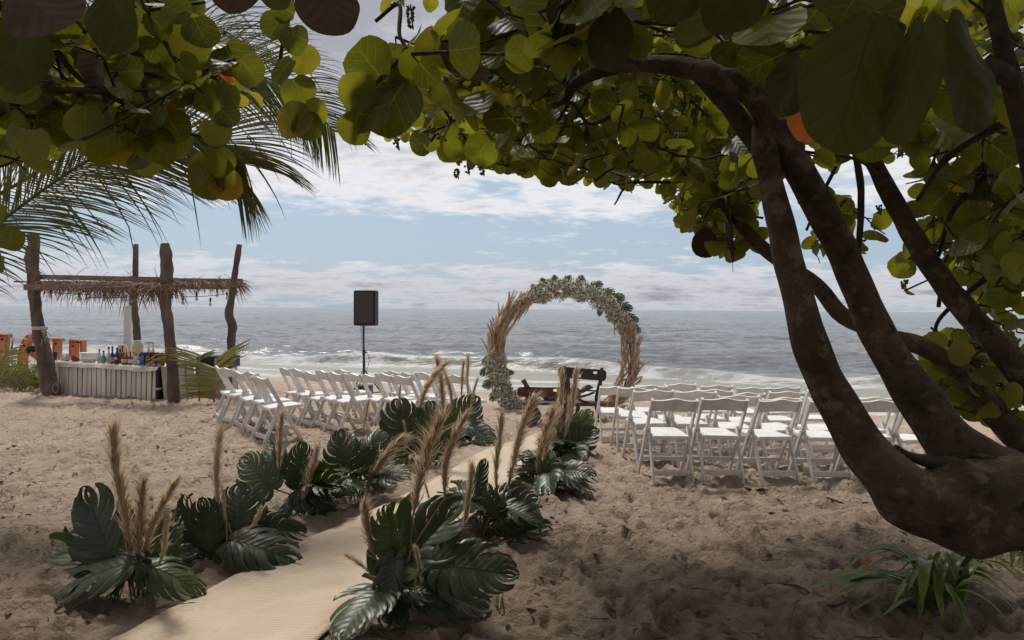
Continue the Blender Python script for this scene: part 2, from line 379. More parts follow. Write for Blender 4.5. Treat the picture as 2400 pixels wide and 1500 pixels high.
# ------------------------------------------------------------------ sand
def grid_mesh(name, X, Y, Z, mat, attrs=None):
    nr, nc = X.shape
    me = bpy.data.meshes.new(name)
    co = np.stack([X, Y, Z], -1).reshape(-1, 3)
    me.vertices.add(len(co)); me.vertices.foreach_set('co', co.ravel())
    i = np.arange(nr - 1)[:, None] * nc + np.arange(nc - 1)[None, :]
    q = np.stack([i, i + 1, i + nc + 1, i + nc], -1).reshape(-1, 4)
    me.loops.add(q.size); me.loops.foreach_set('vertex_index', q.ravel())
    me.polygons.add(len(q)); me.polygons.foreach_set('loop_start', np.arange(0, q.size, 4)); me.polygons.foreach_set('loop_total', np.full(len(q), 4))
    me.update(calc_edges=True); me.validate(); me.shade_smooth(); me.materials.append(mat)
    for k, a in (attrs or {}).items():
        at = me.attributes.new(k, 'FLOAT', 'POINT'); at.data.foreach_set('value', a.ravel().astype(np.float32))
    return me

RUN_L = [(-2.15, 2.3), (-1.82, 3.27), (-1.40, 4.47), (-1.10, 5.19), (-0.65, 6.5), (-0.20, 8.1), (0.11, 8.95), (0.40, 9.85)]
RUN_R = [(-1.17, 2.4), (-0.89, 3.29), (-0.62, 4.2), (-0.16, 5.5), (0.27, 6.75), (0.67, 7.95), (0.98, 8.75), (1.26, 9.65)]
def run_mid():
    return [((a[0] + b[0]) / 2, (a[1] + b[1]) / 2) for a, b in zip(RUN_L, RUN_R)]
def run_mask(X, Y):
    mid = np.array(run_mid()); xm = np.interp(Y, mid[:, 1], mid[:, 0])
    d = np.abs(X - xm) * 0.94
    return (1 - smooth(0.42, 0.72, d)) * smooth(1.6, 2.2, Y) * (1 - smooth(9.8, 10.2, Y))

def dimples(X, Y, cell, rmin, rmax, amp, seed, prob=0.75):
    gx = np.floor(X / cell); gy = np.floor(Y / cell); H = np.zeros_like(X)
    for dx in (-1, 0, 1):
        for dy in (-1, 0, 1):
            cx, cy = gx + dx, gy + dy
            h1, h2, h3, h4, h5 = (hash2(cx, cy, seed + k) for k in range(5))
            px, py = (cx + h1) * cell, (cy + h2) * cell
            a = h3 * math.pi; ex, ey = X - px, Y - py
            u = ex * np.cos(a) + ey * np.sin(a); v_ = -ex * np.sin(a) + ey * np.cos(a)
            r = rmin + (rmax - rmin) * h4
            q = (u / (1.7 * r)) ** 2 + (v_ / r) ** 2
            H += np.where(h5 < prob, amp * (0.5 + h4) * (-np.exp(-q * q * 1.3) + 0.55 * np.exp(-(np.sqrt(q) - 1.35) ** 2 * 5)), 0)
    return H
def sand_detail(X, Y):
    wx = X + 0.10 * vnoise(X * 3, Y * 3, 91); wy = Y + 0.10 * vnoise(X * 3, Y * 3, 92)
    h = 0.045 * fbm(X * 0.45, Y * 0.45, 2, 1) + 0.030 * fbm(wx * 1.7, wy * 1.7, 3, 5)
    h += dimples(wx, wy, 0.34, 0.055, 0.10, 0.034, 11) + dimples(wx + 5.3, wy, 0.21, 0.03, 0.06, 0.032, 31, 0.7) + dimples(wx, wy + 3.1, 0.11, 0.015, 0.03, 0.014, 51, 0.6)
    h += 0.016 * fbm(wx * 6, wy * 6, 4, 9, 0.6)
    h += 0.013 * (0.5 - np.abs(fbm(wx * 5 + 3, wy * 7.5, 3, 15, 0.6)) * 2) + 0.009 * fbm(X * 26, Y * 26, 3, 19, 0.65)
    wet = smooth(12.5, 15.8, shore(X, Y))
    h *= (1 - 0.93 * wet)
    h *= 1 - 0.86 * run_mask(X, Y)
    return h
rowsY = np.concatenate([np.linspace(-40, 0.9, 14)[:-1], 0.9 * 1.0066 ** np.arange(0, 520), np.linspace(27.8, 45, 6)])
u = np.concatenate([np.linspace(-1, 1, 601)])
hw = np.clip(rowsY, 0.9, None) * 0.95
side = np.array([90, 50, 28, 16, 8, 4, 2, 0.8])
XX = np.concatenate([-(hw[:, None] + side[None, :]), hw[:, None] * u[None, :], hw[:, None] + side[None, ::-1]], 1)
YY = np.repeat(rowsY[:, None], XX.shape[1], 1)
ZZ = zbase(XX, YY) + sand_detail(XX, YY)

m = bpy.data.materials.new('beach sand'); m.use_nodes = True; t = NT(m.node_tree)
oc = t.coord('Object')
nf = t.noise(oc, 90, 4, 0.7); nm = t.noise(oc, 6, 6, 0.65); nl = t.noise(oc, 0.7, 4, 0.55)
c = t.mix(t.ramp(nm, [(0.35, 0.0), (0.7, 1.0)]), (0.66, 0.525, 0.40, 1), (0.51, 0.395, 0.295, 1))
c = t.mix(t.ramp(nl, [(0.4, 0.0), (0.75, 0.45)]), c, (0.29, 0.20, 0.15, 1))
c = t.mix(t.ramp(nf, [(0.30, 0.55), (0.5, 0.0)]), c, (0.20, 0.13, 0.095, 1))
spk = t.n('ShaderNodeTexVoronoi', ins={'Vector': oc, 'Scale': 55.0}).outputs[0]
c = t.mix(t.math('MULTIPLY', t.math('LESS_THAN', spk, 0.13), t.ramp(t.noise(oc, 2.3, 3), [(0.5, 0.0), (0.6, 0.75)])), c, (0.07, 0.045, 0.035, 1))
zz = t.n('ShaderNodeSeparateXYZ', ins={0: t.n('ShaderNodeNewGeometry').outputs['Position']}).outputs[2]
wet = t.n('ShaderNodeMapRange', interpolation_type='SMOOTHSTEP', ins={0: t.math('ADD', zz, t.math('MULTIPLY', nl, 0.1)), 1: -0.30, 2: -0.42, 3: 0.0, 4: 1.0}).outputs[0]
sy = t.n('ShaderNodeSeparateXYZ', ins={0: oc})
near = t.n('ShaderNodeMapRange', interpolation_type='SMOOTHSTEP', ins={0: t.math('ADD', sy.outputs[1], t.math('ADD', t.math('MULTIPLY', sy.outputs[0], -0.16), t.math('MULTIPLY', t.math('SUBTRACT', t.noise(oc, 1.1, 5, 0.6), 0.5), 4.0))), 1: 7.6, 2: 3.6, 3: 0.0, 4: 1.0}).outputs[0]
c = t.mix(t.math('MULTIPLY', near, 0.8), c, t.mix(t.ramp(nm, [(0.38, 0.0), (0.66, 1.0)]), (0.40, 0.30, 0.22, 1), (0.23, 0.162, 0.118, 1)))     # browner, darker tone blended blotchily into the sand towards the camera
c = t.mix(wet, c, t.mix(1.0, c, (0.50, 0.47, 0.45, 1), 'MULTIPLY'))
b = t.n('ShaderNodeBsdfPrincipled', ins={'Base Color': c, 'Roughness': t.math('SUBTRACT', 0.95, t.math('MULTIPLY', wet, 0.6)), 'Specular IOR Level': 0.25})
pit = t.ramp(t.n('ShaderNodeTexVoronoi', ins={'Vector': t.n('ShaderNodeVectorMath', operation='ADD', ins={0: oc, 1: t.n('ShaderNodeVectorMath', operation='SCALE', ins={0: t.noise(oc, 12, 3, out=1), 'Scale': 0.09}).outputs[0]}).outputs[0], 'Scale': 15.0, 'Randomness': 1.0}).outputs[0], [(0.0, 0.0), (0.42, 1.0)])
hh = t.math('ADD', t.math('ADD', t.math('MULTIPLY', t.noise(oc, 24, 6, 0.75), 1.1), t.math('MULTIPLY', pit, 0.5)), t.math('MULTIPLY', nf, 0.3))
t.set(b, 'Normal', t.bump(hh, t.math('SUBTRACT', 1.0, t.math('MULTIPLY', wet, 0.9)), 0.06))
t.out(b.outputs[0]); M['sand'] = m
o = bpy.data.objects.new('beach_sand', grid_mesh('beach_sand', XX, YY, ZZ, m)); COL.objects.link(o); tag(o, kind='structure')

def sand_z(x, y):
    X = np.array([x], float); Y = np.array([y], float)
    return float((zbase(X, Y) + sand_detail(X, Y))[0])
def on_sand(px, py):
    p = G(px, py); return V((p.x, p.y, sand_z(p.x, p.y)))

# ------------------------------------------------------------------ sea
rY = np.concatenate([np.arange(9.0, 33, 0.085), 33 * 1.0085 ** np.arange(0, 330), 33 * 1.0085 ** 330 * 1.16 ** np.arange(1, 31)])
hw = rY * 0.92
u = np.linspace(-1, 1, 381)
sd_ = np.array([9.0, 3.2, 1.2, 0.4, 0.12])
XX = np.concatenate([-(hw[:, None] * (1 + sd_) + 25 * sd_ ** 0.5), hw[:, None] * u, (hw[:, None] * (1 + sd_) + 25 * sd_ ** 0.5)[:, ::-1]], 1)
YY = np.repeat(rY[:, None], XX.shape[1], 1)
q = shore(XX, YY) + 0.5 * vnoise(XX * 0.12, YY * 0 + 3, 71) + 0.2 * vnoise(XX * 0.5, YY * 0.2, 72)
def breaker(q, X, q0, amp, front, back):
    d = q - q0
    return amp * np.where(d < 0, np.exp(-(d / front) ** 2), np.exp(-(d / back) ** 2))
ampA = 0.42 * (0.35 + 0.65 * smooth(-12, -4, XX) * (1 - smooth(1.5, 5.5, XX))) + 0.1 * vnoise(XX * 0.35, YY * 0, 73)
ampB = 0.40 * (1 - smooth(-15, -11.5, XX))
ampC = 0.16 * (0.6 + 0.6 * vnoise(XX * 0.10, YY * 0, 74))
far = smooth(19, 27, q)
fade = 1 - smooth(300, 1400, YY)
Z = breaker(q, XX, 22.6, ampA * 1.15, 0.38, 1.3) + breaker(q, XX, 25.5, ampB, 0.5, 1.6) + breaker(q, XX, 29.5, ampC, 0.9, 1.8) + breaker(q, XX, 35.5, ampC[::1] * 0.8, 1.2, 2.2)
Z += 0.05 * breaker(q, XX, 19.2 + 0.4 * vnoise(XX * 0.4, YY * 0, 76), 1.0, 0.25, 0.7) + 0.035 * breaker(q, XX, 17.6 + 0.5 * vnoise(XX * 0.3, YY * 0, 77), 1.0, 0.2, 0.6)
Z += far * fade * (0.10 * fbm(XX * 0.10, YY * 0.40, 3, 61) + 0.15 * fbm(XX * 0.42 + 0.3 * YY * 0.1, YY * 1.25, 3, 62, 0.6))
Z += (1 - far) * 0.022 * fbm(XX * 0.9, YY * 2.2, 3, 63)
Z += far * (1 - smooth(60, 200, YY)) * 0.055 * fbm(XX * 2.2, YY * 4.2, 2, 64)
nf1 = fbm(XX * 0.5, YY * 1.6, 4, 81, 0.6); nf2 = fbm(XX * 0.16, YY * 0.7, 3, 82)
brokenA = np.clip((1 - smooth(-5.2, -3.4, XX)) * smooth(-14, -9, XX) + 0.75 * smooth(0.2, 2.2, XX) + 0.25 * (vnoise(XX * 0.6, YY * 0, 75) > 0.45), 0, 1)
foam = np.zeros_like(XX)
foam = np.maximum(foam, 0.9 * brokenA * smooth(20.4, 21.9, q) * (1 - smooth(22.7, 23.9, q)) * (0.75 + 0.5 * nf1))
foam = np.maximum(foam, (1 - smooth(-15, -12, XX)) * smooth(23.5, 24.8, q) * (1 - smooth(25.2, 25.7, q)) * (0.7 + 0.6 * nf1))
foam = np.maximum(foam, smooth(15.6, 16.2, q) * (1 - smooth(17.6, 20.6, q + 1.2 * nf2)) * (0.40 + 0.9 * nf1 + 0.35 * nf2))
foam = np.maximum(foam, 0.40 * smooth(23, 24.5, q) * (1 - smooth(25, 30, q)) * smooth(0.18, 0.45, nf1 + 0.4 * nf2))
foam = np.maximum(foam, 0.85 * np.exp(-((q - 17.55 - 0.5 * vnoise(XX * 0.3, YY * 0, 77)) / 0.22) ** 2) + 0.8 * np.exp(-((q - 19.15 - 0.4 * vnoise(XX * 0.4, YY * 0, 76)) / 0.25) ** 2))
foam = np.clip(foam, 0, 1.2)
shal = 1 - smooth(17, 30, q)
m = bpy.data.materials.new('sea water'); m.use_nodes = True; t = NT(m.node_tree)
pos = t.n('ShaderNodeNewGeometry').outputs['Position']
fa = t.n('ShaderNodeAttribute', attribute_name='foam').outputs['Fac']; sh = t.n('ShaderNodeAttribute', attribute_name='shallow').outputs['Fac']
n1 = t.noise(t.mapping(pos, scale=(1, 2.2, 1)), 2.2, 8, 0.68)
n2 = t.noise(t.mapping(pos, scale=(0.35, 1.0, 1)), 0.9, 6, 0.6)
n3 = t.noise(t.mapping(pos, scale=(0.3, 1.0, 1)), 0.11, 8, 0.62)
n4 = t.noise(t.mapping(pos, scale=(0.25, 1.0, 1)), 0.016, 8, 0.6)
fm = t.n('ShaderNodeMapRange', interpolation_type='SMOOTHSTEP', ins={0: t.math('ADD', fa, t.math('MULTIPLY', t.math('SUBTRACT', n1, 0.5), 1.7)), 1: 0.36, 2: 0.80, 3: 0.0, 4: 1.0}).outputs[0]
deepc = t.mix(t.ramp(n3, [(0.38, 0.0), (0.6, 1.0)]), (0.185, 0.20, 0.205, 1), (0.105, 0.12, 0.13, 1))
wc = t.mix(sh, deepc, (0.27, 0.27, 0.22, 1))
hgt = t.math('ADD', t.math('ADD', t.math('MULTIPLY', n2, 0.30), t.math('MULTIPLY', n1, 0.07)), t.math('ADD', t.math('MULTIPLY', n3, 1.6), t.math('MULTIPLY', n4, 6.0)))
nrm = t.bump(hgt, 0.8, 0.5)
bw = t.n('ShaderNodeBsdfPrincipled', ins={'Base Color': wc, 'Roughness': t.math('ADD', 0.2, t.math('MULTIPLY', sh, 0.25)), 'IOR': 1.33, 'Normal': nrm, 'Specular IOR Level': 0.5})
bf = t.n('ShaderNodeBsdfPrincipled', ins={'Base Color': (0.54, 0.54, 0.54, 1), 'Roughness': 0.9, 'Normal': t.bump(n1, 0.5, 0.08)})
t.out(t.n('ShaderNodeMixShader', ins={0: t.math('MULTIPLY', fm, 0.72), 1: bw.outputs[0], 2: bf.outputs[0]}).outputs[0])
o = bpy.data.objects.new('sea', grid_mesh('sea', XX, YY, SEA_Z + Z, m, {'foam': foam, 'shallow': shal})); COL.objects.link(o); tag(o, kind='structure')

# ------------------------------------------------------------------ aisle runner
m = bpy.data.materials.new('woven runner'); m.use_nodes = True; t = NT(m.node_tree)
uv = t.coord('UV')
su = t.n('ShaderNodeSeparateXYZ', ins={0: uv})
rib = t.math('SINE', t.math('MULTIPLY', su.outputs[1], 2 * math.pi * 55))
rib2 = t.math('SINE', t.math('MULTIPLY', su.outputs[0], 2 * math.pi * 60))
wv = t.math('MULTIPLY', rib, t.math('ADD', 0.7, t.math('MULTIPLY', rib2, 0.3)))
oc = t.coord('Object')
c = t.mix(t.ramp(t.noise(oc, 3.0, 6, 0.65), [(0.35, 0), (0.7, 1)]), (0.53, 0.44, 0.33, 1), (0.46, 0.375, 0.28, 1))
c = t.mix(t.math('MULTIPLY', t.math('LESS_THAN', wv, -0.35), 0.35), c, (0.36, 0.26, 0.165, 1))
c = t.mix(t.ramp(t.noise(oc, 17, 4, 0.7), [(0.64, 0.0), (0.74, 0.55)]), c, (0.36, 0.26, 0.18, 1))
spl = t.math('ADD', t.noise(oc, 2.6, 7, 0.7), t.math('MULTIPLY', t.math('POWER', t.math('MULTIPLY', t.math('ABSOLUTE', t.math('SUBTRACT', su.outputs[0], 0.5)), 2.0), 6.0), 0.16))
c = t.mix(t.ramp(spl, [(0.57, 0.0), (0.66, 0.8)]), c, (0.36, 0.27, 0.195, 1))     # sand blown and trodden onto the mat
b = t.n('ShaderNodeBsdfPrincipled', ins={'Base Color': c, 'Roughness': 0.92, 'Specular IOR Level': 0.15, 'Normal': t.bump(t.math('ADD', wv, t.math('MULTIPLY', t.noise(oc, 9, 4), 2.5)), 0.35, 0.005)})
t.out(b.outputs[0])
Lc = np.array(cr(RUN_L, 30)); Rc = np.array(cr(RUN_R, 30)); nr = len(Lc); nc = 28
tt = np.linspace(0, 1, nc)
wob = 0.022 * np.array([mnoise.noise(V((i * 0.09, 3, 0))) for i in range(nr)]); wob2 = 0.022 * np.array([mnoise.noise(V((i * 0.09, 9, 0))) for i in range(nr)])
RX = (Lc[:, 0] + wob)[:, None] * (1 - tt) + (Rc[:, 0] + wob2)[:, None] * tt
RY = Lc[:, 1][:, None] * (1 - tt) + Rc[:, 1][:, None] * tt
edge = np.minimum(tt, 1 - tt)
RZ = zbase(RX, RY) + np.maximum(sand_detail(RX, RY), -0.004) + 0.016 + 0.007 * fbm(RX * 1.6, RY * 1.6, 3, 44) + 0.008 * smooth(0.0, 0.1, edge)[None, :] + 0.013 * np.exp(-edge / 0.05)[None, :] * (0.3 + vnoise(RX * 1.1, RY * 1.1, 45))
me = grid_mesh('aisle_runner', RX, RY, RZ, m)
uvl = me.uv_layers.new(name='UVMap')
ii = np.zeros(len(me.loops), np.int32); me.loops.foreach_get('vertex_index', ii)
UVv = np.stack([np.repeat(tt[None, :], nr, 0), np.repeat((np.arange(nr) / 30.0 * 1.1)[:, None], nc, 1)], -1).reshape(-1, 2)
uvl.data.foreach_set('uv', UVv[ii].ravel().astype(np.float32))
bm = bmesh.new(); bm.from_mesh(me)
ge = bmesh.ops.extrude_face_region(bm, geom=list(bm.faces))
bmesh.ops.translate(bm, verts=[e for e in ge['geom'] if isinstance(e, bmesh.types.BMVert)], vec=(0, 0, 0.007))
bmesh.ops.recalc_face_normals(bm, faces=bm.faces); bm.to_mesh(me); bm.free()
o = bpy.data.objects.new('aisle_runner', me); COL.objects.link(o)
tag(o, 'long cream woven runner laid on the sand between the monstera arrangements', 'runner')
# ------------------------------------------------------------------ sea grape leaves
def set_uv(me, uvs):
    l = me.uv_layers.new(name='UVMap')
    ii = np.zeros(len(me.loops), np.int32); me.loops.foreach_get('vertex_index', ii)
    l.data.foreach_set('uv', np.array(uvs, np.float32)[ii].ravel())
def round_leaf(seed, n=16, rings=2, aspect=1.06, cup=0.12, curl=0.1):
    r = random.Random(seed); ph = r.random() * 6
    vs = [(0, 0.5, 0)]; fs = []
    for k in range(1, rings + 1):
        q = k / rings
        for i in range(n):
            a = 2 * math.pi * i / n - math.pi / 2
            rad = 0.5 * q * (1 + 0.035 * math.sin(3 * a + ph) + 0.025 * math.sin(5 * a + ph * 2))
            x = math.cos(a) * rad * aspect; y = 0.5 + math.sin(a) * rad
            if i == 0: y += 0.09 * q ** 3          # notch where the stalk joins
            vs.append((x, y, 0))
    vs = [(x, y, cup * abs(x) - curl * (y - 0.4) ** 2 + 0.05 * math.sin(7 * y + ph) * abs(x) * 2 + 0.03 * math.sin(9 * x + ph)) for x, y, _ in vs]
    for i in range(n): fs.append((0, 1 + i, 1 + (i + 1) % n))
    for k in range(rings - 1):
        for i in range(n):
            a, b_ = 1 + k * n + i, 1 + k * n + (i + 1) % n
            fs.append((a, a + n, b_ + n, b_))
    return vs, fs, [(x + 0.5, y) for x, y, _ in vs]
LEAFS = [round_leaf(i, 16, 2, 0.98 + 0.045 * (i % 5), 0.06 + 0.09 * (i % 4), (-0.2, 0.15, 0.38, 0.0, 0.25, 0.5)[i % 6]) for i in range(6)]
def leaf_mesh(shape, mat, name='leaf'):
    me = bpy.data.meshes.new(name); me.from_pydata(shape[0], [], shape[1]); me.materials.append(mat); me.shade_smooth(); set_uv(me, shape[2]); return me
LM = [leaf_mesh(s, M['leaf']) for s in LEAFS]
LMY = [leaf_mesh(s, M['leaf_y']) for s in LEAFS[:2]]
LMO = [leaf_mesh(s, M['leaf_o']) for s in LEAFS[:2]]
LMB = [leaf_mesh(s, M['leaf_b']) for s in LEAFS[2:4]]

class Crown:
    """collects the leaves of one tree: the largest 290 become objects, the rest one mesh"""
    def __init__(s, root): s.root = root; s.leaves = []; s.tw = MB(); s.special = 0; s.seed = 0
    def leaf(s, base, axis, nrm, size, special=None, big=0.0):
        y = V(axis).normalized(); zz = V(nrm); zz = (zz - y * zz.dot(y)).normalized(); x = y.cross(zz)
        Mx = Matrix((x * size, y * size, zz * size)).transposed().to_4x4(); Mx.translation = base
        c = V(base) + y * size * 0.5; q = proj(c)
        inside = -60 < q[0] < 2460 and -60 < q[1] < 1500 and q[2] > 0.2
        face = abs(zz.dot((c - EYE).normalized()))
        s.leaves.append(((size / q[2] * (0.4 + 0.6 * face) if inside else -1) + big, Mx, special))
    def spray(s, c, d, length, size, rng, keep=None, n=None, droop=0.25, gap=0.62, upb=0.35, thick=0.005):
        """a twig carrying alternate leaves"""
        d = V(d).normalized(); n = n or max(3, int(length / (size * gap)))
        pts = []; p = V(c)
        for i in range(n + 1):
            pts.append(p.copy()); d = (d + V((rng.gauss(0, 0.16), rng.gauss(0, 0.16), rng.gauss(0, 0.16) - droop * 0.12))).normalized(); p = p + d * (length / n)
        kept = [pt for pt in pts if keep is None or keep(pt)]
        if keep is not None:
            if len(kept) < 2: return
            pts = kept
        if len(pts) > 1: s.tw.tube(pts, [thick * (1.2 - 0.7 * i / len(pts)) for i in range(len(pts))], 5)
        for i, pt in enumerate(pts):
            side = 1 if i % 2 else -1
            dd = (pts[min(i + 1, len(pts) - 1)] - pts[max(i - 1, 0)]).normalized() if len(pts) > 1 else d
            lat = dd.cross(V((0, 0, 1)));
            if lat.length < 0.1: lat = V((1, 0, 0))
            lat.normalize()
            ax = (lat * side * rng.uniform(0.5, 1.0) + dd * rng.uniform(0.1, 0.7) + V((0, 0, rng.uniform(-0.9, 0.45))) + V((rng.gauss(0, .2), rng.gauss(0, .25), 0))).normalized()
            nr_ = V((rng.gauss(0, 0.38), rng.choice((-1, 1)) * 0.75 + rng.gauss(0, 0.3), upb + rng.gauss(0, 0.4)))
            sz = size * rng.uniform(0.62, 1.18)
            st = pt + ax * 0.025
            if keep is not None and not keep(st + ax * sz * 0.5): continue
            s.tw.tube([pt, st + ax * 0.01], thick * 0.6, 4)
            sp = None; u_ = rng.random()
            if u_ < 0.006: sp = 'y'
            elif u_ < 0.018: sp = 'b'
            s.leaf(st, ax, nr_, sz, sp)
    def finish(s, limit=290):
        s.leaves.sort(key=lambda l: -l[0])
        for i, (_, Mx, sp) in enumerate(s.leaves[:limit]):
            pool = {'y': LMY, 'o': LMO, 'b': LMB}.get(sp, LM)
            o = place('leaf', pool[i % len(pool)], s.root, Mx)
            if sp: o['label'] = {'y': 'yellowing leaf', 'o': 'orange leaf', 'b': 'brown dead leaf'}[sp]
        rest = s.leaves[limit:]
        if rest:
            vs, fs, uv, tint = [], [], [], []
            off = origin(s.root); rr = random.Random(5)
            arr = []
            for i, (_, Mx, sp) in enumerate(rest):
                sh = LEAFS[i % len(LEAFS)]; o_ = sum(len(a) for a in arr)
                A = np.array(Mx); pv = np.array(sh[0]) @ A[:3, :3].T + A[:3, 3] - np.array(off)
                fs += [tuple(k + o_ for k in f) for f in sh[1]]; arr.append(pv); uv += sh[2]; tint += [rr.random()] * len(pv)
            me = bpy.data.meshes.new('leaves'); me.from_pydata(np.concatenate(arr).tolist(), [], fs); me.materials.append(M['leafs']); me.shade_smooth(); set_uv(me, uv)
            at = me.attributes.new('tint', 'FLOAT', 'POINT'); at.data.foreach_set('value', np.array(tint, np.float32))
            o = bpy.data.objects.new('leaves', me); COL.objects.link(o); o.parent = s.root; tag(o, kind='stuff')
        if s.tw.v: tag(s.tw.build('twigs', M['twig'], s.root), kind='stuff')

AVOID = []      # limbs that stay in view: leaves nearer than the limb keep clear of it
for a_ in ([(1873, 400, 2.42, 44), (1815, 300, 2.42, 40), (1765, 225, 2.45, 34), (1690, 180, 2.5, 30), (1600, 158, 2.6, 28), (1520, 150, 2.7, 26), (1440, 157, 2.8, 24), (1380, 178, 2.85, 22), (1340, 205, 2.9, 18), (1325, 235, 2.9, 14)],
           [(1795, 360, 2.4, 34), (1824, 500, 2.35, 38), (1846, 600, 2.3, 42), (1871, 700, 2.3, 44)], [(1873, 400, 2.42, 44), (1928, 500, 2.42, 44), (1980, 600, 2.42, 45), (2020, 700, 2.4, 48)],
           [(2062, 410, 3.2, 30), (2110, 500, 3.15, 34), (2160, 588, 3.1, 36), (2230, 688, 3.05, 38), (2300, 768, 3.0, 40)]):
    c_ = cr(a_, 5); AVOID += [tuple(p) for p in c_]
def polykeep(poly):
    def k(p):
        q = proj(p)
        if not (q[2] > 0.3 and inpoly(q[0], q[1], poly)): return False
        for ax_, ay_, ad_, ah_ in AVOID:
            if q[2] < ad_ + 0.12 and math.hypot(q[0] - ax_, q[1] - ay_) < ah_ + 36: return False
        return True
    return k
def fill(crown, poly, n, dfun, size, rng, length=(0.35, 0.7), droop=0.25, bias=None, upb=0.35, d_bias=None):
    xs = [p[0] for p in poly]; ys = [p[1] for p in poly]; keep = polykeep(poly); made = 0; tries = 0
    while made < n and tries < n * 30:
        tries += 1
        x, y = rng.uniform(min(xs), max(xs)), rng.uniform(min(ys), max(ys))
        if not inpoly(x, y, poly): continue
        if bias and rng.random() > bias(x, y): continue
        d = dfun(x, y, rng); c = P(x, y, d)
        ang = rng.uniform(0, 2 * math.pi)
        dr = V((math.cos(ang), 0.8 * math.sin(ang), rng.uniform(-0.55, 0.4)))
        if d_bias: dr = dr + V(d_bias)
        L = rng.uniform(*length)
        crown.spray(c - dr.normalized() * L * 0.5, dr, L, size(d, rng), rng, keep, droop=droop, upb=upb)
        made += 1
def grapes(root, spots, seed=0):
    rng = random.Random(seed)
    for px, py, d, L in spots:
        mb = MB(); p = P(px, py, d); mb.tube([p, p + V((0.01, 0, -L))], 0.003, 4)
        n = int(L / 0.0115)
        for i in range(n):
            for k in range(3):
                a = rng.uniform(0, 6.28); r = 0.011 * (1.1 - 0.5 * i / n)
                c = p + V((math.cos(a) * r, math.sin(a) * r, -L * (0.12 + 0.88 * i / n)))
                rad = rng.uniform(0.0058, 0.008)
                mb.lathe([(0.3 * rad, -0.9 * rad), (rad, 0), (0.3 * rad, 0.9 * rad)], 6, c)
        mb.build('grape_cluster', M['berry'], root)

# ---- tree A: the big leaning tree on the right
rootA = empty('sea_grape_tree', (2.55, 2.3, 0.0), 'big leaning sea grape tree with two thick stems arching over the folding chairs', 'tree')
mb = MB()
stem1 = [(2480, 1170, 2.2, 215), (2360, 1180, 2.18, 212), (2250, 1192, 2.16, 212), (2150, 1172, 2.16, 160), (2066, 1098, 2.18, 118), (1994, 1000, 2.22, 96), (1940, 900, 2.25, 86), (1894, 800, 2.28, 78), (1870, 700, 2.3, 70), (1846, 600, 2.32, 66), (1824, 500, 2.35, 60), (1806, 420, 2.38, 55), (1795, 360, 2.4, 60), (1785, 300, 2.45, 46)]
s = cr(stem1, 7)
low = [V((2.5, 2.35, -0.3)), V((2.5, 2.33, 0.2)), V((2.42, 2.28, 0.6)), V((2.2, 2.24, 0.86))]
pts = low + [P(p[0], p[1], p[2]) for p in s]; rads = [0.24, 0.22, 0.21, 0.205] + [p[3] / F * p[2] / 2 for p in s]
mb.tube(pts, rads, 20, 0.20, 7.0, 1)
mb.build('trunk', M['bark'], rootA)
def limb(root, pts, k=7, n=14, jit=0.12, freq=9, seed=0, mat='bark', name='limb'):
    mb = MB(); pxtube(mb, pts, k, n, jit, freq, seed); return mb.build(name, M[mat], root)
limb(rootA, [(2420, 1180, 2.25, 200), (2330, 1130, 2.26, 185), (2266, 1075, 2.28, 140), (2198, 1000, 2.3, 108), (2130, 900, 2.35, 94), (2068, 800, 2.38, 80), (2020, 700, 2.4, 74), (1980, 600, 2.42, 70), (1928, 500, 2.42, 68), (1873, 400, 2.42, 70), (1815, 300, 2.42, 62), (1765, 225, 2.45, 55), (1690, 180, 2.5, 50), (1600, 158, 2.6, 47), (1520, 150, 2.7, 40), (1440, 157, 2.8, 36), (1380, 178, 2.85, 30), (1340, 205, 2.9, 26), (1325, 235, 2.9, 18), (1285, 248, 2.95, 12)], 7, 18, seed=4)
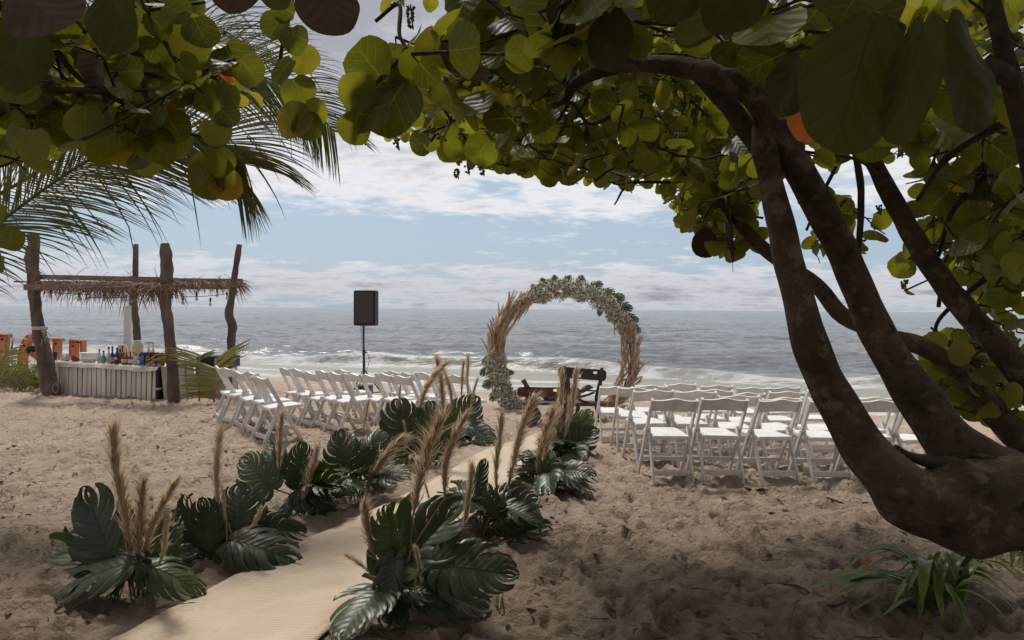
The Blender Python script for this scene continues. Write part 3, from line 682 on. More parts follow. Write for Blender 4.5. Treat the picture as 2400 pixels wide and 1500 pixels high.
# knot with a hollow on the fork
mb = MB(); mb.lathe([(0.095, -0.05), (0.09, 0.0), (0.075, 0.014), (0.058, 0.006), (0.045, -0.02), (0.02, -0.04)], 14)
kn = place('knot', mb.mesh('knot', M['bark']), rootA, Matrix.Translation(P(2290, 1095, 2.165)) @ V((-.25, -.8, .75)).to_track_quat('Z', 'Y').to_matrix().to_4x4() @ Matrix.Scale(0.6, 4, (0, 1, 0)))
mb = MB(); pxtube(mb, [(2215, 1085, 2.2, 44), (2180, 1082, 2.19, 34), (2130, 1068, 2.17, 20), (2098, 1045, 2.16, 10)], 5, 8, 0.2); mb.build('broken_spur', M['twig'], rootA)
for k_, pts_ in enumerate([
    [(1335, 205, 2.9, 22), (1345, 130, 3.0, 22), (1330, 60, 3.0, 20), (1325, -40, 3.0, 18)],
    [(1310, 90, 2.6, 10), (1230, 68, 2.55, 11), (1170, 82, 2.5, 11), (1080, 92, 2.45, 10), (985, 110, 2.42, 10), (925, 150, 2.4, 9), (880, 195, 2.4, 8), (855, 215, 2.4, 6)],
    [(1340, 22, 2.3, 15), (1400, 25, 2.3, 16), (1470, 30, 2.3, 16), (1560, 10, 2.35, 18)],
    [(1320, 190, 2.95, 14), (1315, 110, 3.1, 13), (1300, 60, 3.2, 10)],
    [(1440, 270, 3.3, 12), (1380, 290, 3.4, 10), (1340, 240, 3.4, 9), (1300, 290, 3.45, 8), (1240, 300, 3.5, 6)],
    [(1690, 190, 2.6, 34), (1640, 175, 2.7, 40), (1700, 235, 2.6, 44), (1760, 320, 2.5, 44), (1795, 370, 2.45, 40)],
    [(1890, 60, 2.2, 34), (1960, 10, 2.1, 30), (2060, 45, 2.0, 44), (2110, 75, 1.95, 36)],
    [(2400, 270, 1.9, 22), (2290, 320, 1.95, 20), (2210, 380, 2.0, 17), (2150, 470, 2.1, 9)],
    [(2420, 430, 1.5, 34), (2380, 230, 1.45, 44), (2345, 90, 1.4, 40), (2310, -60, 1.4, 36)],
    [(2380, 190, 1.43, 40), (2320, 165, 1.4, 52), (2290, 170, 1.38, 34)],
    [(2000, 330, 2.9, 15), (2018, 450, 2.9, 17), (2012, 600, 2.9, 13)],
    [(1880, 355, 2.6, 7), (2010, 375, 2.7, 8), (2090, 440, 2.8, 6)],
    [(880, 50, 2.6, 9), (935, 10, 2.6, 10), (936, 80, 2.5, 9), (955, 115, 2.45, 7)],
    [(1600, 65, 2.0, 8), (1760, 55, 2.1, 10), (1850, 20, 2.2, 12)],
]): limb(rootA, pts_, 6, 8, 0.18, 14, k_, 'twig', 'branch')
crA = Crown(rootA); rg = random.Random(11)
CPOLY = [(868, -60), (905, 60), (925, 110), (830, 130), (806, 200), (812, 320), (890, 335), (985, 325), (1050, 385), (1130, 398), (1245, 405), (1300, 420), (1430, 432), (1540, 440), (1565, 480), (1620, 500), (1720, 480), (1800, 430), (1900, 400), (2060, 380), (2420, 330), (2420, -60)]
# near sprays at the left tip of the crown
tipA = [(806, 150), (880, 100), (990, 130), (1010, 230), (930, 325), (815, 325)]
for (x, y, sz, a_) in [(870, 150, 118, (-.4, 0, .5)), (915, 250, 150, (-.3, -.1, -.6)), (860, 262, 120, (-.6, 0, -.3)), (955, 165, 100, (.5, 0, .3)), (840, 215, 96, (-.9, 0, 0)), (830, 300, 80, (-.3, 0, -.9)), (900, 195, 130, (.2, 0, -.8)), (1195, 125, 115, (0.1, 0, -1)), (1165, 110, 105, (-.15, 0, -1)), (1215, 125, 95, (.2, 0, -1)), (1100, 45, 105, (-.1, 0, 1)), (1065, 115, 80, (0, 0, -1)), (1110, 55, 80, (.8, 0, .2)), (1135, 20, 90, (.5, 0, .6))]:
    d = 2.38 + rg.uniform(-.06, .12); size = sz / F * d; ax = V(a_).normalized(); c = P(x, y, d)
    crA.leaf(c - ax * size * 0.5, ax, (rg.gauss(0, .25), -1, rg.gauss(0.2, .25)), size)
farp = [(900, 335), (985, 200), (1100, -60), (1750, -60), (1800, 430), (1720, 560), (1620, 560), (1560, 470), (1540, 440), (1430, 432), (1300, 420), (1245, 405), (1130, 398), (1050, 385), (985, 335)]
def dmid(x, y, r): return r.uniform(2.7, 4.2) - 0.3 * max(0, (1300 - x) / 400)
def dfar(x, y, r): return r.uniform(4.0, 6.2)
fill(crA, [(868, -60), (905, 60), (925, 110), (985, 330), (1050, 385), (1130, 398), (1300, 415), (1540, 440), (1720, 480), (1900, 400), (2420, 330), (2420, -60)], 130, dmid, lambda d, r: 0.112, rg, (0.4, 0.8), upb=0.3)
fill(crA, [(868, -60), (905, 60), (930, 110), (1010, 330), (1300, 300), (1620, 330), (2420, 260), (2420, -60)], 26, lambda x, y, r: r.uniform(2.0, 2.7), lambda d, r: 0.14, rg, (0.35, 0.7))
fill(crA, [(1230, -60), (1290, 200), (1500, 120), (1640, 140), (1780, 200), (1850, 380), (2420, 300), (2420, -60)], 26, lambda x, y, r: r.uniform(1.6, 2.2), lambda d, r: 0.15, rg, (0.3, 0.6))
# big leaves close to the camera
def big_leaf(root, px, py, w_, h_, d, ax, nrm, mat='leaf', lab=None, seed=3):
    me = leaf_mesh(round_leaf(seed, 32, 5, 1.0, 0.05, 0.08), M[mat])
    size = h_ / F * d; mat = 'leaf_shade' if mat == 'leaf' else mat; me.materials[0] = M[mat]; ax = V(ax).normalized(); c = P(px, py, d); b_ = c - ax * size * 0.5
    Mx = frame(b_, b_ + ax * size, V(nrm), w_ / h_)
    o = place('leaf', me, root, Mx)
    if lab: o['label'] = lab
    return o
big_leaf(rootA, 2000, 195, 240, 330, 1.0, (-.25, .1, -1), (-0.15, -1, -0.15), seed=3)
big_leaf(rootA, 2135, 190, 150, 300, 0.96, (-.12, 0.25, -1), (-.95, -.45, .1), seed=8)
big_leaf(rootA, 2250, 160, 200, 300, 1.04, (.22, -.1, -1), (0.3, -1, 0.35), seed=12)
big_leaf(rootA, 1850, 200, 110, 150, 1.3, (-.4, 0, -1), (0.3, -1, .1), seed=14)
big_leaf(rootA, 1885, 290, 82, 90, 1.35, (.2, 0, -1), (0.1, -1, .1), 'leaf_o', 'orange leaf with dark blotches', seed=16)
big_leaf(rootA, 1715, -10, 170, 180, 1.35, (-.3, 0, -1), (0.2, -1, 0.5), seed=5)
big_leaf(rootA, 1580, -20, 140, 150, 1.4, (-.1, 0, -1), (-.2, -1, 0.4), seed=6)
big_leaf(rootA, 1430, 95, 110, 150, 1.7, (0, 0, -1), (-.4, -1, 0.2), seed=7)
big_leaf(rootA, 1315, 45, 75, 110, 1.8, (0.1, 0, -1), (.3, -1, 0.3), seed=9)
big_leaf(rootA, 1718, 368, 46, 20, 2.2, (1, 0, -.2), (.1, -1, .9), 'leaf_b', 'dry tan leaf')
mb = MB(); pr = cr([(1698, 455, 3.16), (1702, 478, 3.1), (1708, 540, 3.08), (1716, 600, 3.08), (1718, 638, 3.08)], 5)
mb.tube([P(*p) for p in pr], [0.006 + 0.034 * math.sin(min(1, i / (len(pr) - 4)) * 3.0) if i < len(pr) - 4 else 0.003 for i in range(len(pr))], 8, flat=0.45); o = mb.build('folded_dead_leaf', M['leaf_b'], rootA)
# limbs of the crown above the frame, shading the foreground
def above(p):
    q = proj(p); return q[2] < 0.05 or q[1] < -90 or abs(q[0] - 1200) > 1900
for k_ in range(70):      # unseen low boughs over the camera, added to shade the big near leaves
    a = rg.uniform(0, 6.28); x = rg.uniform(-0.6, 2.6); y = rg.uniform(0.4, 3.0)
    crA.spray(V((x, y, 1.75 + 0.5 * y + rg.uniform(0.3, 1.0))), (math.cos(a), math.sin(a), rg.uniform(0, .2)), 0.9, 0.16, rg, above, n=7, droop=0, upb=1.6)
for k_ in range(150):
    x = rg.uniform(-5.2, 5.0); y = rg.uniform(-1.5, 4.7); zt = 1.6 + 0.50 * max(y, 0) + rg.uniform(0.5, 2.2)
    a = rg.uniform(0, 6.28)
    crA.spray(V((x, y, zt)), (math.cos(a), math.sin(a), rg.uniform(-.2, .2)), 1.5, 0.17, rg, above, n=9, droop=0, upb=1.6)
for k_ in range(170):     # unseen boughs added behind the camera to block sky light
    x = rg.uniform(-9, 9); y = rg.uniform(-7.5, -2.2); a = rg.uniform(0, 6.28)
    crA.spray(V((x, y, rg.uniform(0.4, 6.5))), (math.cos(a), math.sin(a), rg.uniform(-.3, .3)), 2.4, 0.42, rg, None, n=9, droop=0, upb=0.6, thick=.012)
crA.finish()
grapes(rootA, [(1105, 20, 2.5, 0.09), (1140, 15, 2.5, 0.10), (962, 10, 2.45, 0.09), (850, 305, 2.5, 0.055), (930, 325, 2.6, 0.045), (1070, 395, 3.2, 0.05), (1095, 388, 3.2, 0.045), (1130, 388, 3.2, 0.05), (1277, 85, 2.9, 0.10), (1310, 95, 2.9, 0.08), (930, 260, 2.6, 0.06), (1180, 150, 2.5, 0.08), (1115, 330, 3.4, 0.06), (1590, 310, 3.0, 0.08), (1040, 195, 3.0, 0.1)], 3)

# ---- tree B: the tree leaning in behind it
rootB = empty('sea_grape_tree', (4.1, 4.2, 0.0), 'slender sea grape tree leaning in from the right behind the two thick stems', 'tree')
mb = MB()
st = cr([(2470, 1100, 3.0, 71), (2395, 1035, 2.95, 67), (2330, 965, 2.9, 62), (2285, 905, 2.88, 53), (2230, 852, 2.86, 48), (2160, 812, 2.85, 43), (2090, 790, 2.85, 41), (1980, 742, 2.9, 39), (1910, 665, 2.95, 36), (1830, 612, 3.0, 33), (1775, 568, 3.05, 31), (1730, 518, 3.1, 26), (1700, 465, 3.15, 21), (1660, 420, 3.3, 12)], 6)
pts = [V((3.9, 4.0, -0.3)), V((3.7, 3.8, 0.1)), V((3.2, 3.4, 0.5))] + [P(p[0], p[1], p[2]) for p in st]
mb.tube(pts, [0.16, 0.13, 0.1] + [p[3] / F * p[2] / 2 for p in st], 14, 0.16, 10, 2); mb.build('trunk', M['bark'], rootB)
mb = MB(); st = cr([(2460, 960, 2.9, 67), (2370, 850, 2.95, 61), (2300, 768, 3.0, 56), (2230, 688, 3.05, 53), (2160, 588, 3.1, 49), (2110, 500, 3.15, 46), (2062, 410, 3.2, 39), (2030, 345, 3.25, 34), (1990, 250, 3.3, 30), (1960, 120, 3.4, 25)], 6)
pts = [V((3.4, 3.5, 0.3)), V((2.95, 3.2, 0.75))] + [P(p[0], p[1], p[2]) for p in st]
mb.tube(pts, [0.10, 0.09] + [p[3] / F * p[2] / 2 for p in st], 14, 0.14, 10, 5); mb.build('limb', M['bark'], rootB)
for k_, pts_ in enumerate([
    [(2400, 600, 3.0, 20), (2330, 640, 3.1, 16), (2250, 700, 3.2, 12), (2195, 760, 3.3, 9), (2215, 800, 3.3, 8), (2330, 890, 3.3, 6)],
    [(2420, 540, 3.2, 12), (2330, 560, 3.3, 10), (2220, 600, 3.4, 8), (2200, 720, 3.4, 9)],
    [(2420, 300, 2.8, 14), (2300, 420, 2.9, 14), (2230, 500, 3.0, 12), (2200, 600, 3.1, 9)],
    [(2420, 380, 3.3, 8), (2250, 340, 3.4, 9), (2120, 330, 3.5, 8)],
    [(1960, 390, 3.4, 8), (1920, 470, 3.5, 9), (1890, 540, 3.5, 6)],
    [(1640, 330, 4, 8), (1600, 420, 4.1, 8), (1480, 430, 4.2, 6), (1440, 480, 4.2, 4)]]): limb(rootB, pts_, 6, 7, 0.2, 14, 30 + k_, 'twig', 'branch')
crB = Crown(rootB); rg = random.Random(23)
fill(crB, farp, 240, dfar, lambda d, r: 0.115, rg, (0.5, 0.9), upb=0.3)
fill(crB, [(1560, 440), (1800, 400), (1800, 520), (1760, 610), (1680, 600), (1625, 555), (1590, 500)], 12, lambda x, y, r: r.uniform(2.9, 3.7), lambda d, r: 0.11, rg, (0.3, 0.5))
RP = [(2090, 420), (2200, 330), (2430, 230), (2430, 800), (2330, 760), (2240, 700), (2180, 660), (2120, 690), (2090, 620), (2160, 520)]
fill(crB, RP, 64, lambda x, y, r: r.uniform(2.7, 4.2), lambda d, r: 0.125, rg, (0.35, 0.6), droop=0.5)
fill(crB, [(2155, 770), (2250, 760), (2430, 800), (2430, 1000), (2340, 1010), (2180, 930)], 36, lambda x, y, r: r.uniform(2.9, 3.7), lambda d, r: 0.11, rg, (0.3, 0.5))
fill(crB, [(1875, 460), (2060, 440), (2090, 540), (2040, 600), (1900, 590)], 9, lambda x, y, r: r.uniform(3.2, 4.0), lambda d, r: 0.105, rg, (0.3, 0.5))
fill(crB, [(1780, -60), (2430, -60), (2430, 330), (2080, 380), (1900, 400), (1800, 400)], 24, lambda x, y, r: r.uniform(3.6, 5.2), lambda d, r: 0.15, rg, (0.4, 0.8))
crB.finish()
grapes(rootB, [(2185, 470, 3.1, 0.07), (2335, 500, 3.0, 0.07), (2120, 655, 3.2, 0.05), (2385, 640, 3.1, 0.08), (2110, 350, 3.2, 0.04), (2060, 480, 3.3, 0.05), (2290, 800, 3.2, 0.06)], 4)

# ---- tree C: the crown hanging in from the left
rootC = empty('sea_grape_tree', (-3.4, 1.4, 0.0), 'dark sea grape tree reaching in from the upper left over the bar', 'tree')
mb = MB(); pts = cr([(-3.4, 1.4, -0.3, .17), (-3.3, 1.5, .6, .15), (-3.0, 1.7, 1.3, .12), (-2.7, 2.0, 1.9, .10), (-2.3, 2.2, 2.3, .07)], 6)
mb.tube([V(p[:3]) for p in pts], [p[3] for p in pts], 14, 0.15, 6, 2); mb.build('trunk', M['bark'], rootC)
for k_, pts_ in enumerate([
    [(-200, 330, 2.1, 40), (-60, 290, 2.15, 26), (30, 245, 2.2, 22), (120, 216, 2.2, 18), (200, 212, 2.2, 15), (290, 222, 2.25, 12)],
    [(-60, -20, 2.1, 26), (60, 50, 2.2, 22), (130, 120, 2.25, 18), (190, 185, 2.3, 14), (290, 243, 2.3, 10)],
    [(70, 55, 2.3, 16), (180, 65, 2.35, 15), (270, 110, 2.4, 12), (390, 145, 2.45, 9), (520, 190, 2.5, 6)],
    [(190, 130, 2.4, 10), (280, 155, 2.45, 10), (350, 175, 2.5, 8), (450, 200, 2.55, 6)],
    [(240, 215, 2.3, 9), (252, 260, 2.3, 8), (280, 305, 2.3, 5)],
    [(120, 310, 2.4, 8), (190, 322, 2.45, 8), (280, 318, 2.5, 5)],
    [(230, -20, 2.4, 10), (260, 18, 2.4, 9), (340, 25, 2.45, 8), (480, 5, 2.6, 8)],
    [(690, -30, 2.5, 10), (675, 50, 2.5, 10), (658, 130, 2.5, 9), (660, 200, 2.5, 8), (690, 255, 2.5, 6)],
    [(130, 60, 2.3, 7), (135, 140, 2.35, 7), (150, 200, 2.4, 5)]]): limb(rootC, pts_, 6, 8, 0.16, 14, 60 + k_, 'twig', 'branch')
crC = Crown(rootC); rg = random.Random(37)
LP = [(-60, -60), (450, -60), (480, 30), (520, 90), (605, 150), (612, 205), (560, 240), (540, 330), (470, 345), (430, 330), (330, 392), (240, 365), (180, 350), (100, 390), (-60, 430)]
fill(crC, LP, 44, lambda x, y, r: r.uniform(2.2, 3.0), lambda d, r: 0.122, rg, (0.4, 0.7), upb=0.3)
fill(crC, [(-60, -60), (440, -60), (500, 120), (400, 300), (100, 370), (-60, 400)], 50, lambda x, y, r: r.uniform(2.9, 4.2), lambda d, r: 0.125, rg, (0.4, 0.8))
for (x, y, sz, a_, sp) in [(425, 150, 78, (-.2, 0, -1), None), (520, 230, 88, (-.4, 0, -1), None), (480, 225, 80, (-.3, 0, -1), None), (545, 140, 95, (.5, 0, -.9), None), (585, 165, 88, (.7, 0, -.8), None), (540, 172, 46, (0.1, 0, -1), 'o'), (490, 420, 105, (0, 0, -1), None), (470, 395, 90, (-.3, 0, -1), None), (525, 400, 85, (.3, 0, -1), None), (515, 375, 80, (.2, 0, -.9), None), (528, 432, 85, (.1, 0, -1), 'y'), (535, 275, 60, (.6, 0, -.6), None), (410, 300, 85, (.5, 0, -.8), None), (390, 255, 50, (.3, 0, 1), 'y'), (415, 25, 80, (.8, 0, -.3), None), (470, 75, 90, (.4, 0, -.8), None), (505, 310, 80, (.4, 0, -.8), None), (290, 80, 110, (.3, 0, -1), None), (200, 290, 100, (0, 0, -1), None), (80, 340, 90, (0, 0, -1), None), (150, 280, 60, (.3, 0, -.8), None),
        (650, 60, 80, (-.5, 0, -.8), None), (690, 90, 76, (.2, 0, -1), None), (715, 140, 70, (.7, 0, -.6), None), (665, 165, 80, (-.5, 0, -.6), None), (700, 215, 85, (.4, 0, -.8), None), (690, 280, 100, (-.7, 0, -.4), None), (735, 260, 70, (.7, 0, -.5), None), (720, 295, 80, (.3, 0, -.8), None), (665, 20, 70, (-.4, 0, .2), None), (25, 560, 60, (-.2, 0, -1), None), (-8, 500, 60, (-.2, 0, -1), None), (2, 620, 40, (-.2, 0, -1), None)]:
    d = 2.2 + rg.uniform(-.1, .1); size = sz / F * d * 0.94; ax = V(a_).normalized(); c = P(x, y, d)
    crC.leaf(c - ax * size * 0.5, ax, (rg.gauss(0, .3), -1, rg.gauss(0.25, .3)), size, sp, 0.05)
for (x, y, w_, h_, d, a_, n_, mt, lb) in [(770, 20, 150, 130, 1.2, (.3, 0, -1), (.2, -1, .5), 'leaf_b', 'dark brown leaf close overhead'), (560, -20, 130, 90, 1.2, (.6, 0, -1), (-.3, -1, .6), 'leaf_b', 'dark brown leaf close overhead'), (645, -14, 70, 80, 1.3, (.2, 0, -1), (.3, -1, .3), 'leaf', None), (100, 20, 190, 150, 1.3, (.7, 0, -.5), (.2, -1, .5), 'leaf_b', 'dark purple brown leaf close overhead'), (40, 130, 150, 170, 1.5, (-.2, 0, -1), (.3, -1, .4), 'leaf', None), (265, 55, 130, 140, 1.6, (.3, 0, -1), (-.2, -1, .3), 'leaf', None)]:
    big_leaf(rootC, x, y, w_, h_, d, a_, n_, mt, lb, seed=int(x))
for k_ in range(40):
    x = rg.uniform(-5.0, -1.0); y = rg.uniform(0.2, 4.5); zt = 1.6 + 0.50 * max(y, 0) + rg.uniform(0.5, 1.6); a = rg.uniform(0, 6.28)
    crC.spray(V((x, y, zt)), (math.cos(a), math.sin(a), rg.uniform(-.2, .2)), 1.5, 0.17, rg, above, n=9, droop=0, upb=1.6)
crC.finish()
grapes(rootC, [(705, 85, 2.45, 0.10), (520, 70, 2.5, 0.05), (250, 210, 2.4, 0.07), (420, 210, 2.5, 0.07), (80, 265, 2.3, 0.08)], 9)

# ------------------------------------------------------------------ coconut palm
rootP = empty('coconut_palm', (-7.6, 6.4, 0.0), 'coconut palm whose long fronds hang in from the left edge above the bar', 'palm tree')
mb = MB(); pts = cr([(-7.6, 6.4, -.3, .2), (-7.4, 6.4, 1.2, .16), (-6.9, 6.3, 2.6, .14), (-6.2, 6.2, 3.4, .13)], 8)
mb.tube([V(p[:3]) for p in pts], [p[3] for p in pts], 12, 0.1, 8); mb.build('trunk', M['bark'], rootP)
def frond(root, path, n, Lf, lower, upper, rng, mat, droop=0.5, wid=0.0145, rw=0.016, name='frond', fw=0.75):
    """path: list of world points; leaflets on both sides"""
    c = [V(p) for p in cr([tuple(p) for p in path], 12)]; m_ = len(c)
    mb = MB(); mb.tube(c, [rw * (1.1 - 0.85 * i / m_) for i in range(m_)], 6)
    fr = mb.build(name, M['straw'] if mat == 'palmcut' else M['stalk'], root)
    lf = MB()
    for sgn, on in ((-1, lower), (1, upper)):
        if not on: continue
        for k in range(n):
            f_ = (k + 0.5 + rng.uniform(-.2, .2)) / n; i = min(int(f_ * (m_ - 1)), m_ - 2); p = c[i].lerp(c[i + 1], f_ * (m_ - 1) - i)
            tg = (c[i + 1] - c[i]).normalized(); sd = tg.cross(V((0, -1, 0))); sd = V((sd.x, 0.0, sd.z)).normalized() * sgn
            if (sgn < 0) != (sd.z < 0): sd = -sd
            d = (tg * (fw + 0.5 * f_) + sd * 0.85 + V((0, rng.uniform(-.35, .35), 0))).normalized()
            L = Lf(f_) * rng.uniform(0.85, 1.1); pp = [p]; ws = [wid * 0.6]; q = p.copy(); ns = 6
            for j in range(ns):
                q = q + d * (L / ns); pp.append(q.copy()); ws.append(wid * (1, 1, 0.9, 0.7, 0.45, 0.08)[j])
                d = (d + V((0, 0, -droop * rng.uniform(0.14, 0.3) * (0.5 + 0.35 * j)))).normalized()
                if rng.random() < 0.03: d = (d + V((0, 0, -1.2))).normalized()
            sv = d.cross(V((rng.uniform(-.3, .3), 1, rng.uniform(-.6, .6)))).normalized()
            lf.ribbon(pp, ws, sv)
    o = lf.build('leaflets', M[mat], fr); tag(o, kind='stuff'); return fr
rg = random.Random(5)
frond(rootP, [P(-260, 700, 5.3), P(-60, 572, 5.4), P(20, 505, 5.45), P(130, 425, 5.5), P(225, 366, 5.55), P(330, 325, 5.6), P(430, 312, 5.6), P(515, 330, 5.65), P(575, 385, 5.7)], 235, lambda f: 1.0 * math.sin(0.45 + 2.1 * f) + 0.05, True, True, rg, 'palm', 0.42)
frond(rootP, [P(-200, 560, 6.0), P(60, 420, 6.1), P(200, 320, 6.1), P(340, 225, 6.2), P(470, 172, 6.25), P(590, 172, 6.3), P(700, 222, 6.35), P(785, 310, 6.4)], 190, lambda f: 0.82 * math.sin(0.4 + 2.2 * f) + 0.06, True, True, rg, 'palm', 0.55)
frond(rootP, [P(-200, 420, 6.4), P(0, 260, 6.5), P(180, 140, 6.6), P(330, 70, 6.7), P(450, 50, 6.7), P(540, 80, 6.8), P(610, 150, 6.8)], 100, lambda f: 0.7 * math.sin(0.4 + 2.2 * f) + 0.06, True, True, rg, 'palm', 0.5)
# ------------------------------------------------------------------ folding chairs
def make_chair():
    r = empty('folding_chair', (0, 0, 0), 'white folding chair', 'chair')
    W2 = 0.215
    top = V((0, -0.185, 0.80)); foot = V((0, 0.215, 0.0)); piv = top.lerp(foot, 0.40); rear = V((0, -0.245, 0.0))
    for sx in (-1, 1):
        o = V((sx * W2, 0, 0))
        mb = MB(); mb.beam(top + o, foot + o, 0.024, 0.045, (1, 0, 0), 0.005); mb.build('post', M['white'], r, False)
        o2 = V((sx * (W2 - 0.026), 0, 0))
        mb = MB(); mb.beam(piv + o2 + V((0, 0.012, 0.03)), rear + o2, 0.022, 0.042, (1, 0, 0), 0.005); mb.build('rear_leg', M['white'], r, False)
        mb = MB(); mb.tube([piv + V((sx * (W2 + 0.016), 0, 0)), piv + V((sx * (W2 - 0.03), 0, 0))], 0.007, 8); mb.build('hinge_bolt', M['white'], r)
    # curved top rail
    mb = MB(); n = 14; d = (foot - top).normalized(); y = V((0, d.z, -d.y)) * -1
    vs = []
    for i in range(n + 1):
        s_ = -1 + 2 * i / n; hump = 0.028 * math.exp(-(s_ / 0.42) ** 2); x = s_ * (W2 - 0.012); bow = -0.022 * (1 - s_ * s_)
        a = top + d * (0.012 - hump); b_ = top + d * (0.135 - 0.012 * (1 - s_ * s_))
        for q, th in ((a, -0.009), (a, 0.009), (b_, 0.009), (b_, -0.009)): vs.append(V((x, q.y + bow + th, q.z + th * 0.3)))
    fs = [(4 * i + k, 4 * i + (k + 1) % 4, 4 * i + 4 + (k + 1) % 4, 4 * i + 4 + k) for i in range(n) for k in range(4)] + [(0, 3, 2, 1), (4 * n, 4 * n + 1, 4 * n + 2, 4 * n + 3)]
    mb.add(vs, fs); mb.build('backrest', M['white'], r, False)
    # seat with a rounded front and slightly raised pad
    mb = MB()
    def slab(hx, y0, y1, z0, z1, ch):
        pr = [(-hx, y0), (hx, y0), (hx, y1 - 0.05), (hx - 0.03, y1), (-hx + 0.03, y1), (-hx, y1 - 0.05)]; k = len(pr)
        vs = [V((x, y_, z0)) for x, y_ in pr] + [V((x, y_, z1 - ch)) for x, y_ in pr] + [V((x * 0.96, (y_ - 0.05) * 0.965 + 0.05, z1)) for x, y_ in pr]
        fs = [tuple(range(k - 1, -1, -1)), tuple(range(2 * k, 3 * k))] + [(l * k + i, l * k + (i + 1) % k, (l + 1) * k + (i + 1) % k, (l + 1) * k + i) for l in range(2) for i in range(k)]
        mb.add(vs, fs)
    slab(0.176, -0.135, 0.275, 0.405, 0.442, 0.012); mb.build('seat', M['white'], r, False)
    mb = MB(); q = top.lerp(foot, 0.80); mb.beam(q - V((W2 - .012, 0, 0)), q + V((W2 - .012, 0, 0)), 0.04, 0.016, (0, 0, 1)); mb.build('front_stretcher', M['white'], r, False)
    q = piv.lerp(rear, 0.78); mb = MB(); mb.beam(q - V((W2 - .036, 0, 0)), q + V((W2 - .036, 0, 0)), 0.05, 0.016, (0, 0, 1)); mb.build('rear_stretcher', M['white'], r, False)
    return r
chair0 = make_chair(); used = [False]
ORD = ['first', 'second', 'third', 'fourth', 'fifth', 'sixth', 'seventh']
rg = random.Random(77)
def put_chair(x, y, yaw, label, group):
    c = chair0 if not used[0] else copy_tree(chair0); used[0] = True
    c.location = (x, y, ground(x, y) + 0.5 * (sand_z(x, y) - ground(x, y)) - 0.012); c.rotation_euler = (rg.gauss(0, .022), rg.gauss(0, .022), yaw)
    c['label'] = label; c['group'] = group
rown = ['nearest the camera', 'second nearest the camera', 'third nearest the camera', 'nearest the sea']
for row in range(4):
    x0 = (1.50, 1.47, 1.46, 1.38)[row]; y0 = (6.62, 7.42, 8.3, 9.35)[row]
    offs = [0, .475, 1.03, 1.50, 2.0, 2.47] if row == 0 else [i * 0.485 for i in range(6)]
    for i, dx in enumerate(offs):
        x = x0 + dx + rg.gauss(0, .012); y = y0 + 0.02 * i + rg.gauss(0, .02) + 0.05 * i * (row > 1)
        put_chair(x, y, R(4 + rg.gauss(0, 3.0)), f'white folding chair, {ORD[i]} from the aisle in the right block row {rown[row]}', 'white folding chairs in the right block')
a1 = V((-2.80, 8.22, 0)); along = V((-0.60, 0.80, 0)); face = V((0.80, 0.60, 0))
for row in range(4):
    for i in range(5):
        p = a1 + face * (row * 0.90) + along * (i * 0.50) + V((rg.gauss(0, .015), rg.gauss(0, .015), 0))
        yaw = math.atan2(-face.x, face.y) + R(rg.gauss(0, 3.0) + 3 * row)
        put_chair(p.x, p.y, yaw, f'white folding chair, {ORD[i]} from the camera end, left block row {["nearest the bar", "second from the bar", "third from the bar", "closest to the arch"][row]}', 'white folding chairs in the left block')

# ------------------------------------------------------------------ monstera and pampas
def monstera(seed, droop=0.25, nl=8):
    r = random.Random(seed)
    mids = [0.0, .08, .19, .31, .44, .57, .70, .82, .93]; th = [158, 128, 106, 90, 76, 63, 50, 34, 12]; Ls = [.30, .43, .52, .56, .56, .52, .44, .32, .17]
    th = [a + r.gauss(0, 3) for a in th]; Ls = [l * r.uniform(.94, 1.06) for l in Ls]
    ts = [0, .22, .42, .60, .78, .92, 1.0]; sh = [0, 0, .02, .055, .07, .10, .26]
    vs, fs = [], []
    fold = 0.12 + r.random() * 0.42
    for sg in (-1, 1):
        jit = [r.gauss(0, .055) for _ in range(nl)]
        def bpt(k, t):
            a = R(th[k]) - t * t * R(36); x = Ls[k] * t * math.sin(a) * (1.12); y = mids[k] + Ls[k] * t * math.cos(a); return x, y
        for k in range(nl):
            o = len(vs)
            for t, s_ in zip(ts, sh):
                ax, ay = bpt(k, t); bx, by = bpt(k + 1, t)
                for q in (s_, .5, 1 - s_):
                    x = ax + (bx - ax) * q; y = ay + (by - ay) * q
                    if t == 1.0 and q == .5: x *= 1.03
                    zz = fold * x - droop * 1.6 * x * x - droop * 0.75 * y * y + jit[k] * t * t * 1.6 + (0.018 * t if q == .5 else 0) * 1.5
                    vs.append((sg * x, y, zz))
            for i in range(len(ts) - 1):
                for j in range(2):
                    a = o + i * 3 + j; f = (a, a + 1, a + 4, a + 3); fs.append(f if sg > 0 else f[::-1])
    # midrib ridge
    o = len(vs)
    for i in range(9):
        y = -0.02 + i / 8 * 0.95; w_ = 0.011 * (1.1 - i / 8); z_ = -droop * 0.75 * y * y
        vs += [(-w_, y, z_ - .004), (0, y, z_ + .011), (w_, y, z_ - .004)]
    for i in range(8):
        for j in range(2): fs.append((o + i * 3 + j, o + i * 3 + j + 1, o + i * 3 + j + 4, o + i * 3 + j + 3))
    me = bpy.data.meshes.new('leaf'); me.from_pydata(vs, [], fs); me.materials.append(M['monst'])
    set_uv(me, [(x * 0.8 + .5, y) for x, y, _ in vs])
    bm = bmesh.new(); bm.from_mesh(me); bmesh.ops.remove_doubles(bm, verts=bm.verts, dist=0.0005); bm.to_mesh(me); bm.free(); me.shade_smooth(); return me
MON = [monstera(i, (0.12, 0.25, 0.45, 0.3, 0.65, 0.18, 0.8, 0.35, 0.05, 0.5)[i % 10]) for i in range(10)]
